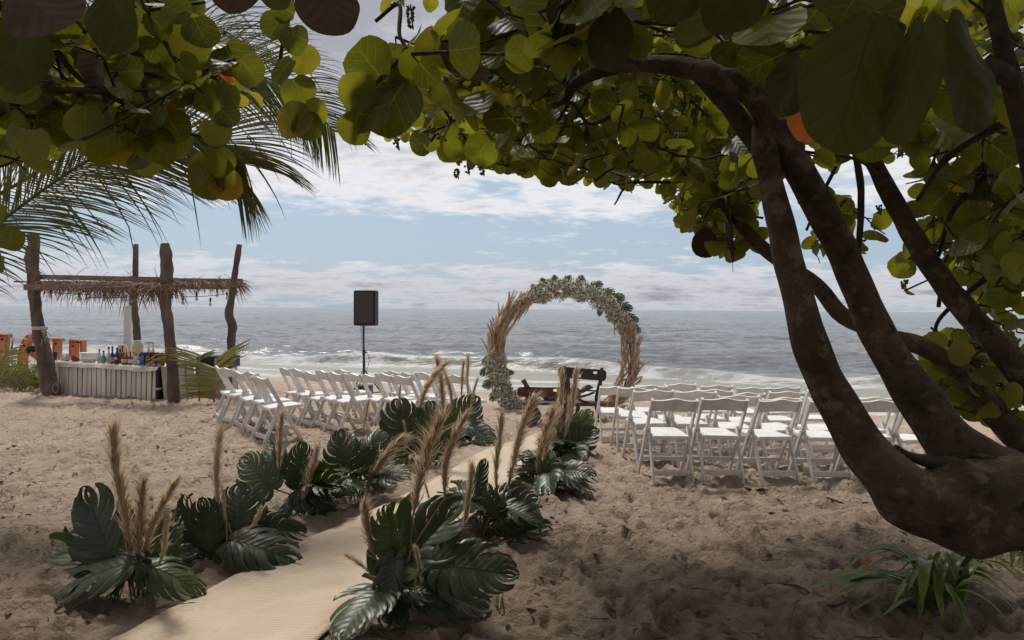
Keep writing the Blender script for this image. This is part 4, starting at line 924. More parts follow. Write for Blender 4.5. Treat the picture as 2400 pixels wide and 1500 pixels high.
def plume_mesh(seed, n=620, mat='plume', width=1.0, lean=0.12):
    r = random.Random(seed); mb = MB()
    ax = lambda t: V((lean * t * t, 0.02 * math.sin(5 * t + seed), t))
    mb.tube([ax(i / 8) for i in range(9)], [0.006, .009, .012, .014, .014, .012, .009, .005, .002], 6)
    for i in range(n):
        t = 0.97 * r.random() ** 0.9; p = ax(t) ; a = r.uniform(0, 6.28); o = V((math.cos(a), math.sin(a), 0))
        t = 0.86 * r.random() ** 0.85; p = ax(t); env = 0.45 + 1.9 * t - 1.7 * t * t
        L = (0.13 + 0.12 * r.random()) * (0.7 + 0.45 * env); out_ = abs(r.gauss(0, .17)) * width * (0.4 + .7 * env) + (.14 * width if r.random() < .12 else 0)
        d = (V((lean * 2 * t, 0, 1)) + o * out_).normalized(); w_ = r.uniform(.0016, .0042)
        m_ = p + d * L * .55; e = p + d * L + V((L * .10 * width, 0, -L * .10 * r.random())) + o * L * .07 * r.random()
        sd = d.cross(V((r.gauss(0, 1), r.gauss(0, 1), r.gauss(0, 1)))).normalized()
        mb.add([p - sd * w_, p + sd * w_, m_ + sd * w_ * .8, m_ - sd * w_ * .8, e], [(0, 1, 2, 3), (3, 2, 4)])
    return mb.mesh('pampas_plume', M[mat])
PLU = [plume_mesh(i, 760, 'plume', (0.8, 1.0, 1.25, 0.9)[i % 4], (0.05, .14, -.1, .2)[i % 4]) for i in range(5)]
def plume(root, bpx, tpx, d, base, wide=1.0, me=None, dd=0.0, i=[0]):
    i[0] += 1; me = me or PLU[i[0] % len(PLU)]
    b_, t_ = P(bpx[0], bpx[1], d), P(tpx[0], tpx[1], d + dd)
    zax = (t_ - b_); L = zax.length; zax.normalize(); x = V((1, 0, 0)) if i[0] % 2 else V((-1, 0, 0)); x = (x - zax * x.dot(zax)).normalized()
    q = Quaternion(zax, random.uniform(-.8, .8)); x = q @ x; y = zax.cross(x); wsc = min(L, 0.62) * wide * 1.5
    Mx = Matrix((x * wsc, y * wsc, zax * L)).transposed().to_4x4(); Mx.translation = b_
    o = place('pampas_plume', me, root, Mx)
    mb = MB(); m_ = b_.lerp(base, 0.5) + V((0, 0, 0.06)); mb.tube([base + V((0, 0, -.05)), m_, b_, b_ + zax * L * .2], 0.0045, 5); mb.build('plume_stem', M['straw'], root)
    return o
def mleaf(root, bpx, tpx, d, dd, hint, base, ws=0.95, k=None, i=[0]):
    i[0] += 1; b_ = P(bpx[0], bpx[1], d); t_ = P(tpx[0], tpx[1], d + dd)
    o = place('leaf', MON[(i[0] if k is None else k) % len(MON)], root, frame(b_, b_.lerp(t_, random.uniform(.76, .90)), hint, ws))
    mb = MB(); m_ = b_.lerp(base, 0.55) + V((0, 0, 0.05)); mb.tube([base + V((0, 0, -.05)), base.lerp(m_, .6) + V((0, 0, .03)), m_, b_, b_.lerp(t_, 0.06)], 0.006, 5); mb.build('leaf_stalk', M['stalk'], root)
UPV, TOC, LFT, RGT = (0, -.25, 1), (0, -1, .35), (-.8, -.6, .4), (.8, -.6, .4)
def clump(bpx, label, leaves, plumes, extra=3, seed=0, size=0.34):
    g = on_sand(*bpx); root = empty('monstera_arrangement', (g.x, g.y, ground(g.x, g.y)), label, 'plant arrangement', 'monstera and pampas arrangements lining the runner')
    d0 = (g - EYE).dot(FWD); r = random.Random(seed)
    bs = lambda: g + V((r.uniform(-.09, .09), r.uniform(-.08, .08), 0))
    for lf in leaves:
        (b_, t_, do, dd, hint) = lf[:5]; mleaf(root, b_, t_, d0 + do, dd, hint, bs(), lf[5] if len(lf) > 5 else 0.95)
    for pl in plumes:
        (b_, t_) = pl[:2]; plume(root, b_, t_, d0 + (pl[2] if len(pl) > 2 else r.uniform(-.08, .1)), bs(), pl[3] if len(pl) > 3 else 1.0)
    for k in range(extra):
        a = r.uniform(0, 6.28); b_ = g + V((math.cos(a) * .12, math.sin(a) * .12 + .05, r.uniform(.10, .26))); t_ = b_ + V((math.cos(a), math.sin(a), r.uniform(-.3, .5))).normalized() * size * r.uniform(.8, 1.1)
        if t_.z < g.z + .02: t_.z = g.z + .03
        o = place('leaf', MON[(k + seed) % len(MON)], root, frame(b_, t_, (r.gauss(0, .3), -.3, 1), .95))
        mb = MB(); q = bs(); mb.tube([q + V((0, 0, -.05)), q.lerp(b_, .6) + V((0, 0, .04)), b_], 0.006, 5); mb.build('leaf_stalk', M['stalk'], root)
    return root
clump((325, 1408), 'drooping monstera leaves with four pampas plumes, nearest clump left of the runner', [
    ((270, 1322), (165, 1128), 0.0, .10, (-.25, -1, .35), 0.95), ((320, 1318), (85, 1352), -.08, -.12, (0.05, -.35, 1), 0.85), ((325, 1345), (395, 1185), .02, .14, (.25, -1, .5), .9),
    ((335, 1325), (482, 1345), -.05, -.05, (.1, -.5, 1), .8), ((290, 1312), (105, 1268), .08, .1, (-.1, -.7, .9), .7), ((330, 1335), (455, 1262), .08, .12, (.35, -.8, .8), .8), ((255, 1318), (195, 1412), -.02, -.03, (-.8, -.6, .2), .42), ((300, 1355), (262, 1410), -.02, 0, (-.8, -.6, .2), .4)],
    [((297, 1290), (255, 985)), ((327, 1335), (308, 1118), -.02), ((336, 1330), (383, 1095)), ((372, 1322), (404, 1205), -.06, 1.2)], 0, 1)
clump((560, 1325), 'curled dark and grey monstera leaves with thin plumes, second clump left of the runner', [
    ((555, 1262), (548, 1112), .05, .15, (.1, -1, .55), 1.05), ((470, 1290), (425, 1160), .0, .08, (-.3, -1, .1), .75), ((500, 1290), (470, 1150), -.03, .02, (.5, -.8, .1), .8), ((545, 1268), (708, 1285), -.05, -.1, (0.1, -.6, 1), .85), ((600, 1240), (722, 1235), .12, .05, (.1, -.7, .8), .8), ((500, 1300), (470, 1372), -.05, -.08, (-.3, -.8, .6), .7), ((560, 1290), (640, 1350), -.02, -.1, (.2, -.6, .9), .8), ((520, 1260), (410, 1225), .12, .12, (-.2, -.7, .8), .8)],
    [((512, 1190), (500, 998)), ((531, 1225), (524, 1140), -.03, .8), ((583, 1245), (620, 1188), -.08, .9), ((492, 1360), (560, 1275), -.1, .35)], 0, 2)
clump((715, 1205), 'fan of dark monstera with two gold plumes, third clump left of the runner', [
    ((640, 1145), (545, 1055), .05, .1, (-.2, -1, .5), .95), ((690, 1150), (822, 1125), .0, .02, (.1, -1, .35), 1.05), ((665, 1120), (615, 1022), .08, .1, (-.1, -1, .3), .7), ((700, 1130), (710, 1035), .04, .05, (.2, -1, .2), .9), ((720, 1165), (800, 1215), -.04, -.06, (.2, -.7, .8), .75), ((690, 1170), (640, 1210), -.04, -.06, (-.2, -.7, .8), .8)],
    [((655, 1110), (650, 965)), ((700, 1200), (757, 1045), -.05, 1.1)], 4, 3, .3)
clump((850, 1165), 'monstera leaves with wide blond plume leaning right, fourth clump left of the runner', [
    ((815, 1110), (785, 1002), 0, .08, (-.1, -1, .3), .95), ((850, 1080), (905, 998), .08, .08, (.2, -1, .4), .9), ((850, 1110), (875, 1035), .0, .05, (.3, -1, .2), .9), ((830, 1130), (768, 1085), .02, .05, (-.3, -.8, .6), .9), ((870, 1120), (905, 1150), 0, -.03, (.3, -.7, .7), .8)],
    [((850, 1165), (907, 1000), -.04, 1.4), ((852, 1015), (857, 935), .1, .8)], 4, 4, .3)
clump((945, 1090), 'bright upright monstera leaves by the left chairs, fifth clump left of the runner', [
    ((965, 1050), (928, 925), 0, .08, (-.1, -1, .3), .95), ((1000, 1040), (1012, 930), .05, .06, (.2, -1, .3), .9), ((1000, 1060), (1065, 1005), .02, .06, (.4, -.9, .4), .9), ((940, 1065), (895, 1010), .04, .06, (-.3, -.8, .5), .9), ((990, 1095), (1030, 1130), -.1, -.1, (.1, -.6, .9), .8)],
    [((985, 965), (1000, 835), .05, 1.5), ((945, 1095), (956, 1030), -.04, 1.1), ((932, 975), (935, 900), .06, .7), ((955, 1060), (955, 985), -.03, .6)], 4, 5, .3)
clump((1075, 1035), 'monstera leaves with five thin pampas plumes, farthest clump left of the runner', [
    ((1065, 1010), (1120, 925), 0, .08, (.3, -1, .4), .95), ((1050, 1000), (1040, 925), .05, .08, (-.1, -1, .3), .95), ((1095, 1005), (1158, 1040), -.05, -.25, (.1, -.5, 1), .95), ((1060, 1015), (1010, 975), .02, .06, (-.3, -.8, .5), .9), ((1080, 1000), (1130, 985), .02, .05, (.4, -.8, .5), .9)],
    [((1038, 1000), (1040, 832), -.02, 1.1), ((1058, 985), (1066, 868), 0, .9), ((1082, 935), (1081, 845), .1, .8), ((1097, 935), (1100, 828), .1, .8), ((1103, 965), (1108, 885), .08, .7)], 4, 6, .3)
clump((925, 1450), 'biggest dark monstera clump with tall plumes, nearest right of the runner', [
    ((925, 1300), (905, 1178), 0, .04, (-.2, -1, .2), .72), ((920, 1300), (875, 1195), .03, .05, (-.6, -.9, .2), .5), ((925, 1345), (1085, 1165), 0, .22, (-.35, -.9, .45), .85), ((1035, 1325), (1232, 1335), -.05, -.05, (.05, -.75, .85), .95), ((880, 1395), (806, 1432), -.05, -.06, (-.2, -.7, .8), .8), ((925, 1310), (880, 1455), -.06, -.1, (-.5, -.85, .1), .72), ((960, 1330), (1005, 1200), .1, .1, (.2, -1, .3), .9), ((950, 1380), (1090, 1395), .0, -.05, (.1, -.6, .9), .9), ((960, 1340), (870, 1265), .08, .06, (-.4, -.9, .3), .9), ((1000, 1310), (1120, 1255), .12, .15, (.2, -.7, .8), .9), ((900, 1400), (960, 1470), -.08, -.06, (.1, -.8, .5), .7)],
    [((968, 1205), (1003, 955), .1, 1.15), ((1043, 1165), (1042, 955), .12, 1.15), ((1085, 1250), (1117, 1085), .05, 1.0), ((883, 1320), (833, 1175), 0, 1.7), ((985, 1375), (990, 1275), -.1, .9), ((870, 1345), (815, 1290), -.02, 1.0), ((960, 1440), (985, 1360), -.1, .5)], 3, 7, .33)
clump((1155, 1268), 'low dark monstera clump with one grey leaf, second right of the runner', [
    ((1165, 1215), (1275, 1150), 0, .1, (.1, -.9, .6), .9), ((1185, 1260), (1295, 1225), -.04, .0, (.1, -.7, .9), .75), ((1115, 1150), (1138, 1062), .05, .05, (-.2, -1, .3), .6), ((1150, 1200), (1120, 1130), .0, .05, (-.2, -1, .3), 1.), ((1160, 1220), (1225, 1120), .1, .1, (.2, -.9, .5), .9), ((1140, 1240), (1090, 1215), .0, 0, (-.3, -.8, .6), .9)],
    [((1165, 1145), (1165, 965), .1, .9), ((1010, 1195), (1000, 1130), .2, .8), ((1190, 1140), (1222, 915), .15, 1.05)], 6, 8, .32)
clump((1290, 1150), 'monstera with wide flat grey leaf by the right chairs, third clump right of runner', [
    ((1272, 1122), (1392, 1122), -.05, -.03, (.05, -.6, .9), .85), ((1265, 1100), (1225, 1050), .05, .06, (-.2, -.9, .5), .95), ((1280, 1110), (1290, 1050), .05, .08, (.1, -.9, .5), 1.), ((1250, 1130), (1200, 1120), .0, .0, (-.2, -.7, .8), .9), ((1300, 1110), (1350, 1070), .1, .1, (.2, -.8, .6), .9)],
    [((1258, 1115), (1277, 945), .05, 1.1), ((1268, 1100), (1288, 955), .1, .8)], 6, 9, .33)
clump((1330, 1068), 'spreading grey green monstera beside the right chairs, farthest clump right of runner', [
    ((1330, 1050), (1402, 1005), 0, .08, (.2, -.8, .6), .95), ((1335, 1060), (1405, 1075), -.04, -.02, (.1, -.7, .9), .9), ((1310, 1040), (1300, 975), .03, .06, (-.2, -.9, .5), .95), ((1340, 1020), (1392, 955), .1, .08, (.3, -.8, .6), .8), ((1340, 1030), (1350, 970), .06, .06, (.1, -.9, .5), .95), ((1300, 1060), (1265, 1030), 0, .03, (-.3, -.8, .6), .95)],
    [((1305, 1085), (1322, 865), 0, 1.2), ((1333, 1010), (1344, 858), .06, 1.2), ((1322, 1035), (1350, 935), -.05, .8)], 7, 10, .34)

# ------------------------------------------------------------------ flower arch
AC = G(1320, 962); AD = (AC - EYE).dot(FWD); PXM = AD / F
ax0 = P(1320, 836, AD); RR = 159 * PXM
rootR = empty('flower_arch', (ax0.x, ax0.y, ground(ax0.x, ax0.y)), 'circular wedding arch of pampas grass, tiny white flowers and monstera leaves facing the sea', 'arch')
def ringp(deg, rr=1.0, dy=0.0):
    a = R(deg); return V((ax0.x + RR * rr * math.cos(a), ax0.y + dy, ax0.z + RR * rr * math.sin(a)))
mb = MB(); pts = [ringp(a) for a in range(-58, 240, 4)]; mb.tube(pts, 0.014, 6); mb.build('hoop', M['metal'], rootR)
rg = random.Random(99)
PLO = [plume_mesh(40 + i, 170, 'plumeo', (0.55, 0.75, 0.65)[i], (0.16, -.14, .06)[i]) for i in range(3)]
def arch_plumes(a0, a1, n, L, back):
    for i in range(n):
        f = rg.random(); a = a0 + (a1 - a0) * f; p = ringp(a, 1 + rg.uniform(-.12, .12), rg.uniform(-.13, .13))
        tg = V((-math.sin(R(a)), 0, math.cos(R(a)))) * back; rad = V((math.cos(R(a)), 0, math.sin(R(a))))
        zax = (tg + rad * rg.gauss(0.20, .20) + V((0, rg.gauss(0, .22), 0))).normalized(); Lp = L * rg.uniform(.75, 1.15)
        b_ = p - zax * Lp * .5; x = zax.cross(V((rg.gauss(0, 1), rg.gauss(0, 1), rg.gauss(0, 1)))).normalized(); y = zax.cross(x)
        Mx = Matrix((x * .86, y * .86, zax * Lp)).transposed().to_4x4(); Mx.translation = b_
        place('pampas_plume', PLO[i % 3], rootR, Mx)
arch_plumes(180, 120, 120, .52, -1); arch_plumes(33, -48, 140, .52, 1)
def blooms(a0, a1, n, r_in):
    """baby's breath gathered in puffs around the hoop, dark sprigs between"""
    fl = MB(); gr = MB(); npf = n // 85
    for k in range(npf):
        a = a0 + (a1 - a0) * (k + rg.random()) / npf; edge = min(1.0, min(abs(a - a0), abs(a - a1)) / 9 + .5)
        th = rg.uniform(0, 6.28); rad = r_in * edge * math.sqrt(rg.uniform(.05, 1)); pr = rg.uniform(.045, .085)
        c = ringp(a, 1 + rad * math.cos(th) / RR, -abs(rad * math.sin(th)) * .8 if rg.random() < .75 else rad * math.sin(th) * .8)
        for i in range(80):
            o = V((rg.gauss(0, 1), rg.gauss(0, 1), rg.gauss(0, 1))).normalized(); p = c + o * pr * rg.uniform(.75, 1.1); s_ = rg.uniform(.009, .0155)
            q = [V((rg.gauss(0, 1), rg.gauss(0, 1), rg.gauss(0, 1))).normalized() * s_ for _ in range(3)] + [o * s_]
            fl.add([p + v for v in q], [(0, 1, 2), (0, 2, 3), (0, 3, 1), (1, 3, 2)])
        for i in range(15):
            d = V((rg.gauss(0, 1), rg.gauss(0, 1), rg.gauss(0, 1))).normalized(); p = c + d * pr * rg.uniform(.3, 1.15); sd = d.cross(V((0.3, 1, .2))).normalized()
            gr.ribbon([p - d * .035, p, p + d * .035], [.005, .016, .003], sd)
    o = fl.build('baby_breath', M['flower'], rootR, False); tag(o, kind='stuff'); o = gr.build('sprigs', M['filler'], rootR, False); tag(o, kind='stuff')
blooms(22, 118, 16500, .175); blooms(176, 233, 12500, .19)
for a, r_, L, fw in [(104, 1.10, .22, .4), (96, 1.10, .22, .1), (88, 1.10, .24, -.6), (78, 1.10, .30, -.5), (68, 1.10, .36, -.6), (58, 1.10, .38, -.6), (49, 1.10, .40, -.5), (40, 1.10, .36, -.6), (31, 1.10, .36, -.6), (23, 1.10, .34, -.7), (112, 1.05, .22, .4), (52, .90, .2, -.3), (108, .92, .2, .3),
                     (182, 1.10, .28, .3), (190, 1.14, .28, .2), (200, 1.12, .3, .2), (210, 1.12, .3, .1), (220, 1.1, .3, 0), (228, 1.04, .32, -.3), (196, .86, .22, .2), (224, .82, .3, .4), (232, .9, .3, .2)]:
    rad = V((math.cos(R(a)), 0, math.sin(R(a)))) * (1 if r_ > 1 else -1); tg = V((-math.sin(R(a)), 0, math.cos(R(a))))
    b_ = ringp(a, 1 + (r_ - 1) * .9, rg.uniform(.06, .16)); t_ = b_ + (rad + tg * fw + V((0, rg.uniform(.0, .3), 0))).normalized() * L * .70
    if t_.z < rootR.location.z + .03: t_.z = rootR.location.z + .03
    place('leaf', MON[int(a) % 8], rootR, frame(b_, t_, (rg.gauss(0, .3), -1, .3), .9))

# ------------------------------------------------------------------ driftwood benches
def plate(name, Lx, Hz, th, holes, mat, parent, Mx, seed, nx=40, nz=12):
    """wavy plank in its x-z plane with oval knot holes cut right through"""
    bm = bmesh.new(); r = random.Random(seed); vg = {}
    for i in range(nx + 1):
        for j in range(nz + 1):
            x = (i / nx - .5) * Lx; z_ = (j / nz - .5) * Hz * (1 + .10 * mnoise.noise(V((x * 3 + seed, 0, 0))))
            e = abs(i / nx - .5) * 2; z_ *= 1 - .45 * max(0, e - .93) / .07 * 1.0
            for hx, hz, ra, rb in holes:
                q = math.hypot((x - hx) / ra, (z_ - hz) / rb)
                if 0.55 < q < 1.5 and q > 1e-6:
                    f = 1 / q if q < 1.5 else 1; x = hx + (x - hx) * (f if q < 1.25 else 1); z_ = hz + (z_ - hz) * (f if q < 1.25 else 1)
            vg[i, j] = bm.verts.new((x, 0, z_))
    for i in range(nx):
        for j in range(nz):
            c = sum((vg[a, b_].co for a, b_ in ((i, j), (i + 1, j), (i + 1, j + 1), (i, j + 1))), V()) / 4
            if any(math.hypot((c.x - hx) / ra, (c.z - hz) / rb) < .97 for hx, hz, ra, rb in holes): continue
            try: bm.faces.new((vg[i, j], vg[i + 1, j], vg[i + 1, j + 1], vg[i, j + 1]))
            except ValueError: pass
    g = bmesh.ops.extrude_face_region(bm, geom=list(bm.faces))
    bmesh.ops.translate(bm, verts=[e for e in g['geom'] if isinstance(e, bmesh.types.BMVert)], vec=(0, th, 0))
    bmesh.ops.delete(bm, geom=[v for v in bm.verts if not v.link_faces], context='VERTS')
    bmesh.ops.recalc_face_normals(bm, faces=bm.faces)
    me = bpy.data.meshes.new(name); bm.to_mesh(me); bm.free(); me.materials.append(mat)
    return place(name, me, parent, Mx)
def basis(p, xdir, tilt=0.0):
    x = V(xdir).normalized(); zz = V((0, tilt, 1)); zz = (zz - x * zz.dot(x)).normalized(); y = zz.cross(x)
    Mx = Matrix((x, y, zz)).transposed().to_4x4(); Mx.translation = p; return Mx
g1 = on_sand(1290, 998)
d1 = (g1 - EYE).dot(FWD)
b1 = empty('driftwood_bench', (g1.x, g1.y, ground(g1.x, g1.y)), 'rustic driftwood bench with a red brown plank back, nearer the runner', 'bench', 'rustic driftwood benches by the arch')
a_, c_ = P(1228, 918, d1), P(1345, 920, d1 - .1)
plate('backrest', (c_ - a_).length + .22, .155, .035, [(-.26, -.035, .034, .02), (.10, .03, .036, .022)], M['benchwood'], b1, basis((a_ + c_) / 2, c_ - a_, .12), 3)
plate('seat', .95, .40, .04, [], M['drift'], b1, Matrix.Translation(P(1290, 946, d1 + .15)) @ Matrix.Rotation(R(90), 4, 'X'), 5)
for k_, pts_ in enumerate([[(1226, 890, d1, 12), (1234, 905, d1, 13), (1240, 930, d1, 14), (1240, 955, d1, 17), (1250, 975, d1 - .05, 16), (1236, 985, d1 - .1, 12), (1244, 1003, d1 - .2, 9)], [(1330, 885, d1 + .02, 14), (1330, 910, d1, 14), (1332, 945, d1, 15), (1318, 975, d1, 13), (1322, 1000, d1 - .1, 11)], [(1255, 958, d1 - .02, 13), (1262, 975, d1 - .05, 12), (1250, 990, d1 - .12, 13), (1240, 993, d1 - .15, 9)], [(1258, 945, d1 + .35, 11), (1245, 965, d1 + .3, 12), (1250, 985, d1 + .4, 10)], [(1280, 968, d1, 9), (1300, 978, d1, 11), (1322, 970, d1, 9)]]):
    limb(b1, pts_, 5, 9, .3, 12, 80 + k_, 'drift', 'leg' if k_ != 4 else 'brace')
limb(b1, [(1275, 925, d1 + .3, 18), (1290, 935, d1 + .2, 16), (1305, 932, d1 + .15, 10)], 5, 8, .3, 12, 92, 'drift', 'armrest')
d2 = d1 + .75
b2_ = empty('driftwood_bench', (P(1365, 960, d2).x, P(1365, 960, d2).y, ground(.9, 11.5)), 'rustic driftwood bench with a taller dark plank back, inside the arch', 'bench', 'rustic driftwood benches by the arch')
a_, c_ = P(1312, 872, d2), P(1417, 880, d2 - .05)
plate('backrest', (c_ - a_).length + .06, .185, .035, [(-.05, -.04, .036, .022), (.22, .035, .038, .024)], M['benchdark'], b2_, basis((a_ + c_) / 2, c_ - a_, .1), 8)
plate('seat', .75, .40, .04, [], M['drift'], b2_, Matrix.Translation(P(1368, 948, d2 - .1)) @ Matrix.Rotation(R(90), 4, 'X'), 9)
for k_, pts_ in enumerate([[(1323, 858, d2, 10), (1323, 880, d2, 10), (1324, 915, d2, 11), (1328, 950, d2, 11), (1325, 985, d2, 9)], [(1411, 862, d2 - .04, 9), (1408, 890, d2 - .04, 9), (1402, 920, d2, 13), (1398, 945, d2, 9), (1402, 980, d2, 8)], [(1350, 915, d2 - .3, 15), (1355, 940, d2 - .3, 11), (1352, 985, d2 - .35, 10)]]):
    limb(b2_, pts_, 5, 9, .25, 12, 95 + k_, 'drift', 'leg')
for k_, pts_ in enumerate([[(1350, 922, d2 - .3, 9), (1366, 915, d2 - .2, 11), (1378, 908, d2 - .1, 12), (1388, 908, d2, 5)], [(1355, 931, d2 - .25, 6), (1375, 926, d2 - .1, 6), (1392, 920, d2, 6)], [(1352, 930, d2 - .25, 6), (1365, 940, d2 - .2, 6), (1380, 943, d2 - .1, 6)], [(1366, 914, d2 - .05, 4), (1395, 916, d2, 4), (1415, 917, d2, 4)]]):
    limb(b2_, pts_, 5, 7, .3, 14, 110 + k_, 'drift', 'armrest')

# ------------------------------------------------------------------ loudspeaker
ds = 12.6
gp = V((P(853, 720, ds).x, P(853, 720, ds).y, 0)); gp.z = ground(gp.x, gp.y)
st_ = empty('speaker_stand', gp, 'black tripod stand carrying the loudspeaker behind the left chairs', 'speaker stand')
topz = P(853, 762, ds).z
mb = MB(); mb.tube([gp + V((0, 0, .25)), gp + V((0, 0, topz - gp.z - .5))], .022, 10); mb.tube([gp + V((0, 0, topz - gp.z - .52)), gp + V((0, 0, topz - gp.z + .05))], .016, 10); mb.build('pole', M['metal'], st_)
mb = MB(); zc = topz - gp.z - .5; mb.lathe([(.026, -.05), (.03, -.04), (.03, .04), (.026, .05)], 10, gp + V((0, 0, zc))); mb.tube([gp + V((.02, 0, zc)), gp + V((.07, -.01, zc))], .009, 6); mb.build('collar', M['metal'], st_)
for a in (20, 140, 260):
    mb = MB(); dr = V((math.cos(R(a)), math.sin(R(a)), 0)); mb.tube([gp + V((0, 0, .75)), gp + dr * .32 + V((0, 0, .32)), gp + dr * .55], .013, 8); mb.tube([gp + V((0, 0, .3)), gp + dr * .32 + V((0, 0, .32))], .009, 6); mb.build('leg', M['metal'], st_)
sp = empty('loudspeaker', (gp.x, gp.y, topz), 'black box loudspeaker raised on a tripod stand against the sea', 'loudspeaker')
cx = P(860, 722, ds); hh = 82 / F * ds; w1 = 53 / F * ds
bm = bmesh.new()
prof = [(-.5, -.42), (.5, -.42), (.5, .15), (.32, .5), (-.32, .5), (-.5, .15)]
Rz = Matrix.Rotation(R(-8), 4, 'Z')
vs = [bm.verts.new(cx + Rz @ V((x * w1 * .98, y * .36, z_ * hh))) for z_ in (-.5, .5) for x, y in prof]
k = 6
bm.faces.new(vs[:k][::-1]); bm.faces.new(vs[k:])
for i in range(k): bm.faces.new((vs[i], vs[(i + 1) % k], vs[k + (i + 1) % k], vs[k + i]))
bmesh.ops.bevel(bm, geom=list(bm.edges), offset=.016, segments=2, affect='EDGES')
bmesh.ops.translate(bm, verts=bm.verts, vec=-V(sp.location))
me = bpy.data.meshes.new('cabinet'); bm.to_mesh(me); bm.free(); me.materials.append(M['black']); o = bpy.data.objects.new('cabinet', me); COL.objects.link(o); o.parent = sp
mb = MB(); mb.box(cx + Rz @ V((0, -.36 * .42 - .009, .01)), (w1 * .86, .018, hh * .9), Rz.to_3x3()); mb.build('grille', M['grille'], sp, False)
mb = MB(); mb.box(cx + Rz @ V((0, -.36 * .42 - .021, -hh * .36)), (.09, .006, .018), Rz.to_3x3()); mb.build('badge', mk('badge', (.10, .09, .09), None, rough=.3), sp, False)
mb = MB(); mb.box(cx + Rz @ V((-w1 * .5 - .006, .0, 0)), (.02, .03, .2), Rz.to_3x3()); mb.build('handle', M['metal'], sp, False)
cb = MB()
for k_ in range(3):
    x0 = cx + V((-.06 - .03 * k_, .03, -hh * .5)); cb.tube([V(q) for q in [tuple(x0), tuple(x0 + V((.01 + .01 * k_, -.02, -.35))), tuple(x0 + V((.03 + .03 * k_, 0, -.8))), tuple(gp + V((-.02, -.03, .5))), tuple(gp + V((.05, -.03, .1)))]], .005, 5)
cb.tube([V(q) for q in [tuple(gp + V((0, -.03, zc))), tuple(gp + V((.08, -.03, zc - .02))), tuple(gp + V((.11, -.03, zc - .15))), tuple(gp + V((.06, -.03, zc - .35))), tuple(gp + V((.08, -.03, .1)))]], .005, 5)
o = cb.build('speaker_cable', M['black']); tag(o, 'thin black cables hanging from the loudspeaker beside its pole', 'cable')
q = G(858, 938)
am = empty('equipment_case', (q.x - .05, q.y, q.z), 'black equipment case at the foot of the speaker stand', 'case')
mb = MB(); mb.box(V((q.x - .05, q.y, q.z + .16)), (.34, .28, .32)); mb.build('body', M['black'], am, False)
mb = MB()
for k_ in range(4): mb.box(V((q.x - .05, q.y - .145, q.z + .07 + .06 * k_)), (.30, .012, .018))
mb.build('vents', M['grille'], am, False)
# ------------------------------------------------------------------ beach bar shelter
gb = G(250, 935)
bar = empty('bar_shelter', (gb.x, gb.y, ground(gb.x, gb.y)), 'log and palm thatch shelter frame standing over the beach bar', 'shelter')
def post(pts, seed, last=None):
    mb = MB(); pxtube(mb, pts, 8, 14, .22, 7, seed); return mb.build('post', M['log'], bar)
post([(77, 549, 12.1, 25), (79, 575, 12.1, 25), (74, 605, 12.1, 28), (79, 650, 12.05, 26), (82, 700, 12.0, 25), (87, 750, 12.0, 26), (97, 800, 12.0, 30), (107, 850, 12.0, 33), (113, 890, 12.0, 36), (122, 918, 12.0, 40), (125, 965, 12.0, 42)], 1)
post([(386, 571, 11.3, 20), (390, 600, 11.3, 27), (390, 650, 11.3, 27), (387, 700, 11.3, 27), (392, 740, 11.3, 24), (398, 800, 11.3, 25), (404, 860, 11.3, 26), (408, 945, 11.3, 27), (408, 985, 11.3, 27)], 2)
post([(318, 572, 14.2, 11), (317, 640, 14.2, 13), (312, 690, 14.2, 16), (314, 720, 14.2, 17), (319, 760, 14.2, 16), (321, 805, 14.2, 16), (322, 950, 14.2, 16)], 3)
post([(561, 573, 13.2, 13), (554, 620, 13.2, 13), (548, 660, 13.2, 15), (542, 700, 13.2, 16), (537, 735, 13.2, 20), (545, 765, 13.2, 20), (542, 800, 13.2, 18), (546, 850, 13.2, 17), (552, 965, 13.2, 17)], 4)
def pole(a, b_, r, mat='log', seed=0, name='beam'):
    A, B = P(*a), P(*b_); mb = MB(); n = 8
    mb.tube([A.lerp(B, i / n) + V((0, 0, .012 * mnoise.noise(V((i * .7, seed, 0))))) for i in range(n + 1)], r, 8, .15, 6, seed); return mb.build(name, M[mat], bar)
def plk(a, b_, w_, t_): mb = MB(); mb.beam(P(*a), P(*b_), w_, t_, (0, 0, 1)); return mb.build('beam', M['plank'], bar, False)
plk((58, 673, 11.9), (402, 674, 11.15), .10, .05)
plk((88, 649, 12.15), (404, 656, 11.45), .085, .05)
plk((385, 673, 11.2), (560, 668, 13.05), .085, .05)
plk((400, 656, 11.5), (567, 657, 13.3), .06, .04)
plk((80, 662, 12.2), (320, 664, 14.1), .06, .05)
plk((318, 660, 14.1), (556, 660, 13.25), .06, .05)
pole((32, 660, 11.9), (80, 661, 12.05), .014, 'log', 7, 'rod')
pole((88, 678, 11.8), (395, 668, 11.1), .012, 'thatch', 8, 'rod')
pole((383, 676, 11.1), (552, 676, 13.0), .014, 'thatch', 9, 'rod')
pole((205, 697, 12.6), (293, 697, 12.4), .010, 'metal', 10, 'rod')
rg = random.Random(12)
th = MB()
